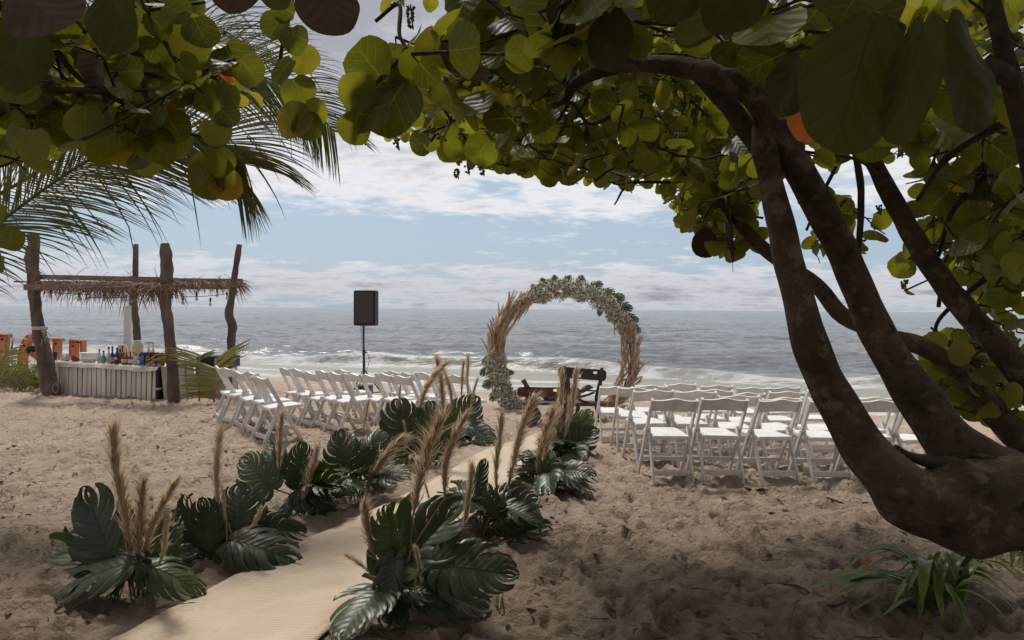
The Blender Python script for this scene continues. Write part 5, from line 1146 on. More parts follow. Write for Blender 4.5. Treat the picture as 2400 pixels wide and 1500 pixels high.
def thatch(a, b_, n, Lmin, Lmax, hang):
    A, B = P(*a), P(*b_)
    for i in range(n):
        f = rg.random(); p = A.lerp(B, f) + V((0, rg.uniform(-.05, .6) * (B - A).length * .0 + rg.uniform(-.04, .30), rg.uniform(-.03, .05)))
        d = V((rg.gauss(.15, .6), rg.gauss(-.3, .45), rg.uniform(-.55, .35))).normalized(); L = rg.uniform(Lmin, Lmax); pp = [p]
        for j in range(4):
            p = p + d * L / 4; d = (d + V((0, 0, -hang * rg.uniform(.3, 1)))).normalized(); pp.append(p.copy())
        sv = d.cross(V((rg.gauss(0, 1), 1, rg.gauss(0, 1)))).normalized()
        th.ribbon(pp, [.012, .014, .012, .009, .002], sv)
thatch((85, 667, 11.95), (400, 668, 11.2), 700, .15, .48, .55); thatch((180, 676, 11.8), (400, 680, 11.2), 200, .25, .55, .8)
thatch((395, 666, 11.25), (565, 662, 13.1), 260, .10, .36, .5)
thatch((95, 664, 12.4), (330, 666, 13.9), 220, .15, .40, .5)
thatch((320, 664, 13.9), (556, 661, 13.2), 160, .15, .40, .5)
thatch((318, 668, 11.5), (380, 672, 11.2), 90, .3, .6, .9)
for i in range(46):      # tuft blowing out at the right corner
    p = P(548 + rg.uniform(-12, 10), 660 + rg.uniform(-3, 6), 13.0); d = V((rg.uniform(.2, 1), rg.uniform(-.4, .2), rg.uniform(-1.0, .1))).normalized(); L = rg.uniform(.25, .48); pp = [p]
    for j in range(4): p = p + d * L / 4; d = (d + V((0.05, 0, -.28))).normalized(); pp.append(p.copy())
    th.ribbon(pp, [.012, .012, .01, .006, .002], d.cross(V((0, 1, 0.1))).normalized())
o = th.build('thatch', M['thatch'], bar); tag(o, kind='stuff')
# cable tie band and knot on the front left post
mb = MB(); c = P(93, 769, 12.0); mb.lathe([(.118, -.03), (.122, -.02), (.122, .02), (.116, .03)], 14, c); mb.build('band', M['cloth'], bar)
mb = MB(); c = P(103, 785, 11.85)
for i in range(14):
    p = c + V((rg.gauss(.02, .03), rg.gauss(0, .02), rg.gauss(0, .07))); d = V((rg.gauss(.4, .5), rg.gauss(-.3, .3), rg.gauss(-.6, .5))) * .07; mb.tube([p, p + d * .6, p + d + V((0, 0, -.03))], .006, 4)
mb.build('rope_knot', M['rope'], bar)
mb = MB(); c = P(130, 910, 11.75); mb.tube([c + V((math.cos(a * .7) * .05, 0, math.sin(a * .7) * .08)) for a in range(10)] + [P(137, 880, 11.8), P(130, 850, 11.85)], .006, 5); mb.build('rope_loop', M['rope'], bar)

sl = empty('string_light', P(300, 690, 12), 'black festoon cable with hanging clear bulbs under the thatch', 'string lights')
mb = MB()
def fest(seq): mb.tube([P(*q[:3]) for q in cr(seq, 5)], .006, 5)
fest([(110, 685, 11.9), (190, 690, 11.8), (243, 692, 11.9), (310, 695, 13.9)]); fest([(310, 690, 13.9), (355, 692, 12.5), (398, 690, 11.3), (430, 695, 11.6), (463, 695, 12), (495, 693, 12.4), (532, 688, 12.8), (553, 680, 13.1)])
mb.build('cable', M['metal'], sl)
MBULB = mk('clear bulb', (.75, .73, .70), None, rough=.08, spec=.7)
for x, y, d in [(185, 692, 11.8), (119, 686, 11.9), (243, 692, 11.95), (309, 697, 13.8), (414, 686, 11.4), (429, 700, 11.6), (461, 691, 12), (493, 704, 12.4), (532, 690, 12.8), (509, 683, 12.6)]:
    mb = MB(); c = P(x, y, d); mb.lathe([(.014, .05), (.018, .03), (.018, -.02), (.012, -.025)], 8, c); sk = mb.build('socket', M['metal'], sl)
    mb = MB(); mb.lathe([(.012, -.022), (.02, -.04), (.03, -.07), (.026, -.095), (.008, -.108)], 8, c); mb.build('bulb', MBULB, sk)

# ---- counter
cA, cB = V((-8.22, 12.25, 0)), V((-5.98, 11.50, 0)); cdir = (cB - cA).normalized(); cn = V((cdir.y, -cdir.x, 0))
bc = empty('bar_counter', ((cA + cB) / 2), 'low bar counter faced with upright whitewashed boards', 'bar counter')
n = 21; Lb = (cB - cA).length; rg = random.Random(4)
for i in range(n):
    f = (i + .5) / n; p = cA + cdir * Lb * f + (V((cdir.x, cdir.y, 0)) * .0); mb = MB(); w_ = Lb / n * .83 * rg.uniform(.93, 1.05)
    tl = .012 + (.03 if i < 9 else 0) * (1 - i / 9) + rg.gauss(0, .005); zt = .585 - .02 * f + rg.gauss(0, .006); a = p + V((0, 0, -.16)); b_ = p + V((0, 0, zt)) + cdir * tl
    mb.beam(a + cn * rg.uniform(.0, .012), b_ + cn * rg.uniform(0, .012), w_, .02, cdir, .003); mb.build('board', M['slat'], bc, False)
mb = MB(); mb.beam(cB + cdir * .02 + cn * .005 + V((0, 0, -.16)), cB + cdir * .02 + cn * .005 + V((0, 0, .56)), .05, .05, cdir); mb.build('corner_post', M['dark'], bc, False)
mb = MB(); mb.beam(cB + cdir * .03 + cn * .01 + V((0, 0, .20)), cB + cdir * .03 + cn * .01 + V((0, 0, .235)), .075, .06, cdir); mb.build('strap', M['cloth'], bc, False)
mb = MB(); cc = (cA + cB) / 2 - cn * .36; Mr = Matrix((cdir, -cn, V((0, 0, 1)))).transposed(); mb.box(cc + V((0, 0, .27)) - cdir * .03, (Lb - .10, .60, .58), Mr); mb.build('core', M['dark'], bc, False)
# cloth over the top and the right end
nx, ny = 60, 26; vs = []; fs = []
Lc_ = Lb + .155
for i in range(nx + 1):
    for j in range(ny + 1):
        sx = -.10 + Lc_ * i / nx; sy = -.10 + .82 * j / ny       # sy: along -cn
        p = cA + cdir * sx - cn * (sy - .02); z_ = .605 - .02 * sx / Lb + .006 * mnoise.noise(V((sx * 4, sy * 5, 0)))
        ov = -sy if sy < 0 else 0
        if ov > 0: p = p + cn * (-.5 * ov + .012 * math.sin(sx * 17)); z_ -= ov * 1.0 * (0.75 + .35 * mnoise.noise(V((sx * 2.2, 0, 5))))
        vs.append(p + V((0, 0, z_)))
fs = [(i * (ny + 1) + j, i * (ny + 1) + j + 1, (i + 1) * (ny + 1) + j + 1, (i + 1) * (ny + 1) + j) for i in range(nx) for j in range(ny)]
o0 = len(vs)
for i in range(13):
    for j in range(13):
        p = cA + cdir * (Lb + .048 + .006 * i + .012 * math.sin(j * 1.1) * i / 12) - cn * (.03 + .70 * j / 12 * (1 + .012 * i)); vs.append(p + V((0, 0, .583 - .575 * i / 12)))
fs += [(o0 + i * 13 + j, o0 + i * 13 + j + 1, o0 + (i + 1) * 13 + j + 1, o0 + (i + 1) * 13 + j) for i in range(12) for j in range(12)]
mb = MB(); mb.add(vs, fs); o = mb.build('bar_cloth', M['cloth']); tag(o, 'beige cloth draped over the top and right end of the bar', 'cloth')
def on_bar(px, back=.1):
    """point on the counter top seen at photo column px, back metres behind the front edge"""
    r = ray(px, 850); a0 = cA - cn * back
    den = r.x * cdir.y - r.y * cdir.x
    t_ = (a0.x * cdir.y - a0.y * cdir.x) / den
    s_ = ((r.x * t_ - a0.x) * cdir.x + (r.y * t_ - a0.y) * cdir.y) / Lb
    return V((r.x * t_, r.y * t_, .612 - .02 * s_)), t_
def gl(name, col, rough=.12): return mk(name, col, None, rough=rough, spec=.6)
GC = {'clear': gl('clear glass', (.50, .50, .47)), 'teal': gl('teal glass', (.02, .34, .34)), 'blue': gl('blue glass', (.012, .03, .24)), 'dark': gl('dark glass', (.02, .01, .012)), 'red': gl('red brown spirit', (.16, .022, .012)), 'amber': gl('amber spirit', (.26, .075, .02)), 'gold': mk('gold label', (.50, .36, .14), None, rough=.5), 'cream': mk('cream label', (.62, .57, .48), None, rough=.7), 'redl': mk('red label', (.35, .04, .035), None, rough=.6), 'cap': mk('dark cap', (.02, .018, .02), None, rough=.4), 'silver': mk('silver label', (.4, .42, .5), None, rough=.4), 'whitep': mk('white plastic', (.72, .72, .72), None, rough=.4), 'juice': gl('pale juice', (.62, .50, .20)), 'bluep': mk('blue card', (.015, .03, .12), (.02, .10, .25), 2, .5), 'brownp': mk('red brown card', (.11, .022, .018), None, rough=.5), 'tanp': mk('tan card', (.48, .30, .15), None, rough=.6)}
def bottle(px, hpx, mat, lab, lmat, cap='cap', back=.1, w_=.036, neck=.5, oval=False):
    p, d = on_bar(px, back); H = hpx / F * d
    root = empty('bottle', p, lab, 'bottle', 'bottles on the bar')
    mb = MB(); sh = H * neck; mb.lathe([(w_ * .92, 0), (w_, .01), (w_, sh * .9), (w_ * .85, sh * 1.02), (w_ * .42, sh * 1.22), (.0135, sh * 1.36), (.013, H * .93)], 14, p); mb.build('glass', GC[mat], root)
    mb = MB(); mb.lathe([(.0155, H * .88), (.0165, H * .89), (.0165, H), (.013, H * 1.005)], 10, p); mb.build('cap', GC[cap], root)
    mb = MB()
    if oval: mb.tube([p + V((0, -w_ - .001, sh * .55)), p + V((0, -w_ - .004, sh * .55))], [.026, .024], 14)
    else: mb.lathe([(w_ + .0015, sh * .2), (w_ + .002, sh * .21), (w_ + .002, sh * .72), (w_ + .0015, sh * .73)], 14, p)
    mb.build('label', GC[lmat], root)
    return root
bottle(233, 31, 'clear', 'clear bottle with gold label, leftmost of the bar bottles', 'gold', 'cap', .12, .034)
bottle(243, 29, 'teal', 'teal glass bottle with black cap on the bar', 'teal', 'cap', .08, .038, .55)
bottle(255, 38, 'clear', 'tall clear bottle with yellow label beside the blue bottle', 'gold', 'cap', .12, .036, .5)
bottle(263.5, 40, 'blue', 'cobalt blue bottle with gold band on the bar', 'gold', 'blue', .10, .037, .52)
bottle(274.5, 38, 'dark', 'black liqueur bottle with round white label on the bar', 'cream', 'dark', .08, .040, .6, True)
bottle(281.5, 33, 'red', 'red brown bottle just right of the black liqueur bottle', 'redl', 'cap', .18, .032)
bottle(287, 40, 'amber', 'tallest amber bottle behind the red labelled bottles', 'gold', 'redl', .24, .034, .5)
bottle(290, 27, 'red', 'short square red bottle with cream label on the bar', 'cream', 'redl', .09, .036, .6)
bottle(296.5, 31, 'red', 'red whisky bottle with gold label in the middle of the bar', 'gold', 'gold', .09, .036, .55)
bottle(306, 30, 'red', 'red whisky bottle with white label beside the clear bottle', 'cream', 'redl', .09, .036, .55)
bottle(313, 28, 'clear', 'small clear bottle with dark label left of the blue carton', 'dark', 'redl', .18, .033, .55)
bottle(318.5, 26, 'clear', 'clear rum bottle with silver label left of the blue carton', 'silver', 'cap', .09, .035, .55)
bottle(327, 25, 'teal', 'pale teal bottle touching the blue carton', 'cream', 'cap', .09, .034, .6)
def carton(px, w_, hpx, mat, lab, mark, mcol, back=.1, foot=None):
    p, d = on_bar(px, back); H = hpx / F * d; W_ = w_ / F * d
    root = empty('carton', p, lab, 'box', 'drink cartons on the bar')
    mb = MB(); mb.box(p + V((0, 0, H / 2)), (W_, W_ * .9, H), Mr); mb.build('body', GC[mat], root, False)
    fr = p + cn * (W_ * .45 + .002)
    if foot: mb = MB(); mb.box(fr + V((0, 0, H * .09)), (W_ * .98, .003, H * .16), Mr); mb.build('base_band', GC[foot], root, False)
    cu = bpy.data.curves.new('emblem', 'FONT'); cu.body = mark; cu.size = H * .42; cu.align_x = 'CENTER'; cu.extrude = .001
    tmp = bpy.data.objects.new('emblem_tmp', cu); COL.objects.link(tmp); dg = bpy.context.evaluated_depsgraph_get(); me = bpy.data.meshes.new_from_object(tmp.evaluated_get(dg)); bpy.data.objects.remove(tmp)
    me.materials.clear(); me.materials.append(GC[mcol])
    Mx = Matrix((cdir, V((0, 0, 1)), cn)).transposed().to_4x4(); Mx.translation = fr + V((0, 0, H * .42)) + cn * .002
    place('emblem', me, root, Mx); return root
carton(337.5, 12, 30, 'bluep', 'blue drinks carton with pale round emblem on the bar', 'O', 'silver')
carton(351, 12, 31, 'brownp', 'red brown carton beside the blue one, tan band at its foot', 'O', 'tanp', .1, 'tanp')
carton(364, 12, 31, 'brownp', 'red brown carton with an ampersand mark, middle of the three', '&', 'tanp', .1, 'tanp')
carton(377, 12, 31, 'brownp', 'red brown ampersand carton at the right end of the bar', '&', 'tanp', .1, 'tanp')
def dispenser(px, hpx, lab, back):
    p, d = on_bar(px, back); H = hpx / F * d; root = empty('drink_dispenser', p, lab, 'drink dispenser', 'glass drink dispensers')
    mb = MB(); mb.lathe([(.075, 0), (.09, .01), (.09, H * .12), (.05, H * .14)], 16, p); mb.build('stand', GC['whitep'], root)
    mb = MB(); mb.lathe([(.06, H * .14), (.088, H * .18), (.092, H * .66), (.086, H * .68)], 16, p); mb.build('juice', GC['juice'], root)
    mb = MB(); mb.lathe([(.087, H * .68), (.094, H * .72), (.094, H * .84), (.07, H * .9), (.07, H)], 16, p); mb.build('jar', GC['clear'], root)
    mb = MB(); mb.tube([p + V((0, -.09, H * .22)), p + V((0, -.14, H * .22)), p + V((0, -.14, H * .17))], .010, 6); mb.build('tap', GC['silver'], root)
dispenser(286, 40, 'glass drink dispenser of pale juice behind the amber bottle', .45)
dispenser(323, 52, 'taller glass drink dispenser of pale juice behind the clear bottles', .40)
p, d = on_bar(127, .06); cbm = empty('chalkboard', p, 'small framed chalkboard leaning at the left end of the bar', 'chalkboard')
tb = Mr @ Matrix.Rotation(R(-12), 3, 'X'); mb = MB(); W_, H = 17 / F * d, 22 / F * d
for a, s_ in (((-W_ / 2, 0, H / 2), (.012, .016, H)), ((W_ / 2, 0, H / 2), (.012, .016, H)), ((0, 0, .006), (W_ - .012, .016, .012)), ((0, 0, H - .006), (W_ - .012, .016, .012))): mb.box(p + tb @ V(a), s_, tb)
mb.build('frame', M['cloth'], cbm, False); mb = MB(); mb.box(p + tb @ V((0, 0, H / 2)), (W_ - .01, .006, H - .02), tb); mb.build('slate', mk('slate', (.02, .02, .025), None, rough=.6), cbm, False)
for i, (px, bk) in enumerate([(196, .08), (202, .08), (208, .08), (214, .08), (220, .08), (199, .16), (205, .16), (211, .16), (217, .16)]):
    p, d = on_bar(px, bk); root = empty('tumbler', p, ('small clear tumbler, %s from the left in the %s row of tumblers' % (['first', 'second', 'third', 'fourth', 'fifth'][i % 5], 'front' if i < 5 else 'back')), 'glass', 'clear tumblers on the bar')
    mb = MB(); mb.lathe([(.024, 0), (.026, .004), (.032, .07), (.029, .07), (.024, .01)], 10, p); mb.build('glass', GC['clear'], root)
for px, lab, mt, hp in [(148, 'plain clear jug standing left of the red tipped one', 'whitep', 14), (158, 'clear jug in the middle of the left end of the bar', 'clear', 15), (174, 'pitcher of red drink near the left end of the bar', 'red', 12), (180, 'smaller pitcher of red drink near the left end', 'red', 9)]:
    p, d = on_bar(px, .15); H = hp / F * d; root = empty('pitcher', p, lab, 'pitcher', 'pitchers on the bar'); mb = MB(); mb.lathe([(.035, 0), (.045, .01), (.045, H * .55), (.02, H * .9), (.022, H)], 12, p); mb.build('glass', GC[mt], root); mb = MB(); mb.tube([p + V((.043, 0, H * .5)), p + V((.075, 0, H * .45)), p + V((.07, 0, H * .2)), p + V((.043, 0, H * .12))], .006, 5); mb.build('handle', GC[mt], root)
p, d = on_bar(211, .42); root = empty('ice_tub', p, 'white plastic tub behind the tumblers on the bar', 'tub'); mb = MB(); mb.box(p + V((0, 0, .06)), (.26, .16, .12), Mr); mb.build('tub', GC['whitep'], root, False); mb = MB(); mb.box(p + V((0, 0, .128)), (.29, .19, .014), Mr); mb.build('rim', GC['whitep'], root, False)
# straw pots at the right of the dispensers
for px in (349, 359):
    p, d = on_bar(px, .42); root = empty('soda_siphon', p, 'thin bottle with pourer spout behind the cartons, ' + ('left of the pair' if px < 355 else 'right of the pair'), 'bottle', 'pourer bottles behind the cartons'); mb = MB(); mb.lathe([(.03, 0), (.03, .2), (.012, .27), (.011, .33)], 10, p); mb.build('glass', GC['clear'], root); mb = MB(); mb.tube([p + V((0, 0, .32)), p + V((.0, 0, .36)), p + V((-.06, 0, .37))], .008, 6); mb.build('spout', GC['cap'], root)
# white column
c = P(299, 810, 13.6); gz = ground(c.x, c.y); root = empty('white_column', (c.x, c.y, gz), 'smooth white round column standing behind the bar bottles', 'column')
tp = P(299, 716, 13.6).z - gz; rr_ = 8.2 / F * 13.6
mb = MB(); mb.lathe([(rr_, .02), (rr_, tp - .01), (rr_ * .92, tp)], 20, V((c.x, c.y, gz))); mb.build('shaft', mk('white column paint', (.66, .65, .64), None, rough=.5), root); mb = MB(); mb.lathe([(rr_ * 1.5, -.02), (rr_ * 1.5, .06), (rr_ * 1.2, .07)], 20, V((c.x, c.y, gz))); mb.build('plinth', M['cloth'], root)
# black trough right of the bar
c = P(512, 846, 12.6); gz = ground(c.x, c.y); root = empty('trough_table', (c.x, c.y, gz), 'black box counter behind the palm frond screen at the bar end', 'counter')
mb = MB(); mb.box(V((c.x, c.y, c.z)), (.64, .4, .20)); mb.build('box', M['black'], root, False)
mb = MB()
mb.box(V((c.x, c.y, (c.z - .101 + gz) / 2)), (.56, .34, c.z - .104 - gz)); mb.build('base', M['cloth'], root, False)
for sx in (-1, 1): mb = MB(); mb.beam(V((c.x + sx * .31, c.y - .19, gz - .05)), V((c.x + sx * .31, c.y - .19, c.z - .101)), .035, .035); mb.build('leg', M['log'], root, False)

# ---- cut palm fronds
rg = random.Random(8)
def screen(root, pts, n, L, lower, upper, droop, d):
    return frond(root, [P(x, y, d + dz) for x, y, dz in pts], n, L, lower, upper, rg, 'palmcut', droop, .030, .020)
scr = empty('palm_frond_screen', P(470, 935, 11.2), 'green cut palm fronds tied upright as a screen at the right end of the bar', 'palm screen')
def strips(root, rach, d, leaves, name='frond', w_=.028):
    mb = MB(); mb.tube([P(x, y, d) for x, y in rach], .018, 6); fr = mb.build(name, M['straw'], root); lf = MB()
    for (x0, y0, x1, y1, k, dx, dy, ex, ey) in leaves:
        for i in range(k):
            f = i / max(1, k - 1); a = P(x0 + dx * f, y0 + dy * f, d + rg.uniform(-.05, .08)); b_ = P(x1 + ex * f + rg.gauss(0, 3), y1 + ey * f + rg.gauss(0, 2), d + rg.uniform(-.16, .12))
            m_ = a.lerp(b_, .5) + V((0, 0, .02 + rg.uniform(-.02, .03))); m2 = a.lerp(b_, .8) + V((0, 0, .01)); up_ = V((rg.gauss(0, .2), rg.gauss(0, .5), 1)).normalized()
            lf.ribbon([a, a.lerp(m_, .5) + V((0, 0, .008)), m_, m2, b_], [w_ * .8, w_, w_, w_ * .7, .004], up_)
    o = lf.build('leaflets', M['palmcut'], fr); tag(o, kind='stuff')
strips(scr, [(502, 942), (503, 900), (506, 840)], 11.25, [(502, 862, 405, 832, 8, 0, 20, 0, 28), (502, 884, 418, 880, 5, 0, 14, 8, 14), (502, 900, 412, 902, 6, 0, 16, 8, 14), (502, 918, 420, 922, 6, 0, 18, 8, 14), (507, 842, 592, 792, 3, 0, 6, 0, 10), (507, 855, 585, 806, 5, 0, 14, -4, 22), (506, 872, 560, 840, 6, 0, 30, -8, 40), (505, 905, 540, 870, 5, 0, 25, -4, 30)])
strips(scr, [(467, 940), (466, 870), (467, 832)], 11.45, [(467, 833, 385, 815, 7, 0, 26, -6, 26), (467, 850, 375, 838, 4, 0, 12, 0, 12), (468, 836, 508, 822, 4, 0, 8, -4, 6)])
strips(scr, [(387, 850), (388, 832), (389, 815)], 11.1, [(389, 816, 470, 836, 6, 0, 26, -5, 20), (389, 830, 345, 850, 4, 0, 10, -6, 8)])
strips(scr, [(440, 935), (435, 870), (433, 830)], 11.7, [(434, 832, 428, 800, 3, 0, 3, 14, 6), (434, 834, 412, 808, 3, 0, 3, -6, 4)], w_=.018)
pile = empty('palm_frond_pile', P(50, 890, 13.2), 'pile of cut green palm fronds on the sand below the big letters', 'palm fronds')
for k_, (b_, t_, d, n) in enumerate([((-30, 905), (30, 815), 13.0, 26), ((110, 900), (-20, 862), 12.9, 30), ((70, 905), (110, 855), 13.1, 24), ((-20, 898), (100, 885), 12.7, 30), ((20, 900), (60, 868), 13.2, 22), ((120, 880), (40, 900), 12.6, 24), ((-60, 880), (40, 870), 13.4, 24)]):
    A, B = P(b_[0], b_[1], d), P(t_[0], t_[1], d + rg.uniform(-.2, .2)); m_ = A.lerp(B, .5) + V((0, 0, .06))
    frond(pile, [A, A.lerp(m_, .5) + V((0, 0, .03)), m_, B.lerp(m_, .5) + V((0, 0, .02)), B], n, lambda f: .42 * math.sin(.5 + 2.2 * f), True, True, rg, 'palmcut', .45, .026, .012)
# low round-leaved sprigs by the post
lowt = empty('beach_shrub', P(85, 905, 12.4), 'low round leaved green shrub beside the left bar post', 'shrub')
for k_ in range(34):
    c = P(88 + rg.gauss(0, 8), 890 + rg.gauss(0, 10), 12.4 + rg.uniform(-.15, .15)); a = V((rg.gauss(0, 1), rg.gauss(0, 1), rg.uniform(-.4, 1))).normalized(); s_ = rg.uniform(.07, .11)
    place('leaf', LM[k_ % len(LM)], lowt, frame(c, c + a * s_, (rg.gauss(0, .5), -1, .6)))
mb = MB(); q = V(lowt.location)
for k_ in range(6): mb.tube([q + V((0, 0, -.05)), q + V((rg.gauss(0, .06), rg.gauss(0, .05), .10)), q + V((rg.gauss(0, .09), rg.gauss(0, .06), .2))], .006, 5)
mb.build('stem', M['stalk'], lowt)

# ---- giant letters
def letter(ch, px, ytop, d, wpx, label, strokes, H, bulbs):
    c = P(px, ytop, d); gz = ground(c.x, c.y); top = c.z; H = top - gz
    root = empty('giant_letter', (c.x, c.y, gz), label, 'letter', 'giant marquee letters')
    yaw = R(-14); Ry = Matrix.Rotation(yaw, 3, 'Z'); W_ = wpx / F * d; mb = MB(); rim = MB(); dep = .09
    for (x0, y0, x1, y1, t_) in strokes:
        a = V((x0 * W_, 0, y0 * H)); b_ = V((x1 * W_, 0, y1 * H)); dirn = (b_ - a).normalized(); nn = V((-dirn.z, 0, dirn.x))
        w2 = t_ * W_ / 2; base = V((c.x, c.y, gz))
        mb.beam(base + Ry @ (a + V((0, .0, 0))), base + Ry @ b_, dep, 2 * w2 - .004, Ry @ V((0, 1, 0)))
        for sg in (-1, 1):
            mb.beam(base + Ry @ (a + nn * sg * (w2 - .008) + V((0, -dep / 2 - .022, 0))), base + Ry @ (b_ + nn * sg * (w2 - .008) + V((0, -dep / 2 - .012, 0))), .024, .012, Ry @ V((0, 1, 0)))
    mb.build('letter_body', M['orange'], root, False)
    for k_, (bx, by) in enumerate(bulbs):
        b_ = MB(); q = V((c.x, c.y, gz)) + Ry @ V((bx * W_, -dep / 2 - .002, by * H)); e = q + Ry @ V((0, -.02, 0)); b_.tube([q, e], .022, 8); b_.build('socket', M['bulbhole'], root)
def vb(x0, y0, x1, y1, k): return [(x0 + (x1 - x0) * i / (k - 1), y0 + (y1 - y0) * i / (k - 1)) for i in range(k)]
letter('L', 4, 783, 13.6, 62, 'terracotta letter L with dark sockets, leftmost of the giant letters', [(0.0, .0, .16, 1.0, .32), (-.2, .965, .42, .965, .16), (-.2, .07, .85, .07, .24), (.82, .02, .86, .26, .14)], 1.2, vb(.05, .2, .15, .9, 4))
ell = [(.5 * math.cos(R(a)) * .95 + .04 * math.sin(R(a)), .5 + .47 * math.sin(R(a))) for a in range(0, 361, 20)]
letter('O', 78, 787, 13.9, 62, 'terracotta letter O behind the crouching person', [(ell[i][0], ell[i][1], ell[i + 1][0], ell[i + 1][1], .29) for i in range(18)], 1.2, [(ell[i][0], ell[i][1]) for i in range(1, 18, 3)])
letter('V', 123, 792, 14.6, 76, 'terracotta letter V half hidden by the leaning bar post', [(-.34, .96, .12, .02, .24), (.22, .96, .16, .02, .20), (-.50, .965, -.16, .965, .10), (.04, .965, .40, .965, .10)], 1.2, vb(-.30, .88, .0, .25, 4) + vb(.21, .88, .17, .25, 4))
letter('E', 182, 795, 15.0, 50, 'terracotta letter E rising behind the pitchers on the bar', [(-.22, .0, -.16, 1.0, .36), (-.42, .94, .36, .94, .15), (.36, .72, .34, .98, .14), (-.1, .52, .22, .52, .13), (-.42, .07, .42, .07, .16), (.38, .02, .44, .28, .14)], 1.2, vb(-.16, .15, -.16, .85, 4) + [(.1, .94), (.3, .94)])

# ---- person bending behind the post
pd = 13.1; hp = P(78, 826, pd); gz = ground(hp.x, hp.y)
per = empty('person', (hp.x + .25, hp.y, gz), 'dark haired person bending forward behind the left bar post', 'person')
def skin_mesh(name, verts, edges, rad, mat, root, sub=2):
    me = bpy.data.meshes.new(name); off = origin(root); me.from_pydata([tuple(V(v) - off) for v in verts], edges, [])
    o = bpy.data.objects.new(name + '_tmp', me); COL.objects.link(o); md = o.modifiers.new('s', 'SKIN'); sv = me.skin_vertices[0].data
    for i, r_ in enumerate(rad): sv[i].radius = (r_, r_) if not isinstance(r_, tuple) else r_
    sv[0].use_root = True; o.modifiers.new('u', 'SUBSURF').levels = sub; md.use_smooth_shade = True
    dg = bpy.context.evaluated_depsgraph_get(); m2 = bpy.data.meshes.new_from_object(o.evaluated_get(dg)); m2.name = name; bpy.data.objects.remove(o)
    m2.materials.clear(); m2.materials.append(mat); m2.shade_smooth(); q = bpy.data.objects.new(name, m2); COL.objects.link(q); q.parent = root; return q
# crouched: pelvis behind on the right, back leaning left towards the head
pel = V((hp.x + .50, hp.y + .05, gz + .42)); che = V((hp.x + .24, hp.y + .02, hp.z - .24)); nk = V((hp.x + .10, hp.y, hp.z - .10))
vv = [pel, pel.lerp(che, .5) + V((0.02, 0, .03)), che, nk, hp + V((.0, 0, -.02)), hp + V((-.035, 0, .03))]; ee = [(0, 1), (1, 2), (2, 3), (3, 4), (4, 5)]; rr_ = [.14, .125, .14, .055, .075, .085]
for sy in (-1, 1):
    s0 = len(vv); sh_ = che + V((.03, sy * .17, .04)); vv += [sh_, sh_ + V((-.05, sy * .05, -.27)), sh_ + V((-.26, sy * .0, -.40)), sh_ + V((-.33, 0, -.43))]; ee += [(2, s0), (s0, s0 + 1), (s0 + 1, s0 + 2), (s0 + 2, s0 + 3)]; rr_ += [.06, .042, .03, .03]
    for fk in range(5):
        f0 = len(vv); w3 = vv[s0 + 3]; sp_ = (fk - 2) * .016; vv += [w3 + V((-.04 + abs(sp_) * .4, sp_, -.03 if fk else .0)), w3 + V((-.075 + abs(sp_) * .5, sp_ * 1.3, -.06 if fk else -.01))]; ee += [(s0 + 3, f0), (f0, f0 + 1)]; rr_ += [.009, .007]
    h0 = len(vv); vv += [pel + V((0, sy * .10, -.05)), pel + V((-.38, sy * .14, .04)), pel + V((-.10, sy * .14, -.34)), pel + V((-.25, sy * .15, -.385))]; ee += [(0, h0), (h0, h0 + 1), (h0 + 1, h0 + 2), (h0 + 2, h0 + 3)]; rr_ += [.09, .062, .042, .034]
skin_mesh('body', vv, ee, rr_, M['skin'], per)
mb = MB(); pc = hp + V((-.02, 0, .05))
mb.lathe([(.02, -.075), (.075, -.055), (.098, -.0), (.09, .05), (.055, .085), (.01, .098)], 14, V((0, 0, 0))); q3 = Matrix.Rotation(R(-28), 3, 'Y')
mb.v = [pc + q3 @ V((v.x * 1.12, v.y * .92, v.z)) for v in mb.v]; mb.build('hair', M['hair'], per)
mb = MB(); mb.lathe([(.004, -.03), (.016, -.012), (.012, .016)], 6, hp + V((-.10, 0, -.035))); mb.build('nose', M['skin'], per)
for sy in (-1, 1): mb = MB(); mb.lathe([(.006, -.03), (.02, 0), (.01, .03)], 8, hp + V((.02, sy * .085, -.01))); mb.build('ear', M['skin'], per)
mb = MB(); mb.tube([pel + V((.03, 0, .06)), pel + V((-.01, 0, .0)), pel + V((-.05, 0, -.06))], [.15, .165, .15], 14); mb.build('shorts', M['shorts'], per)

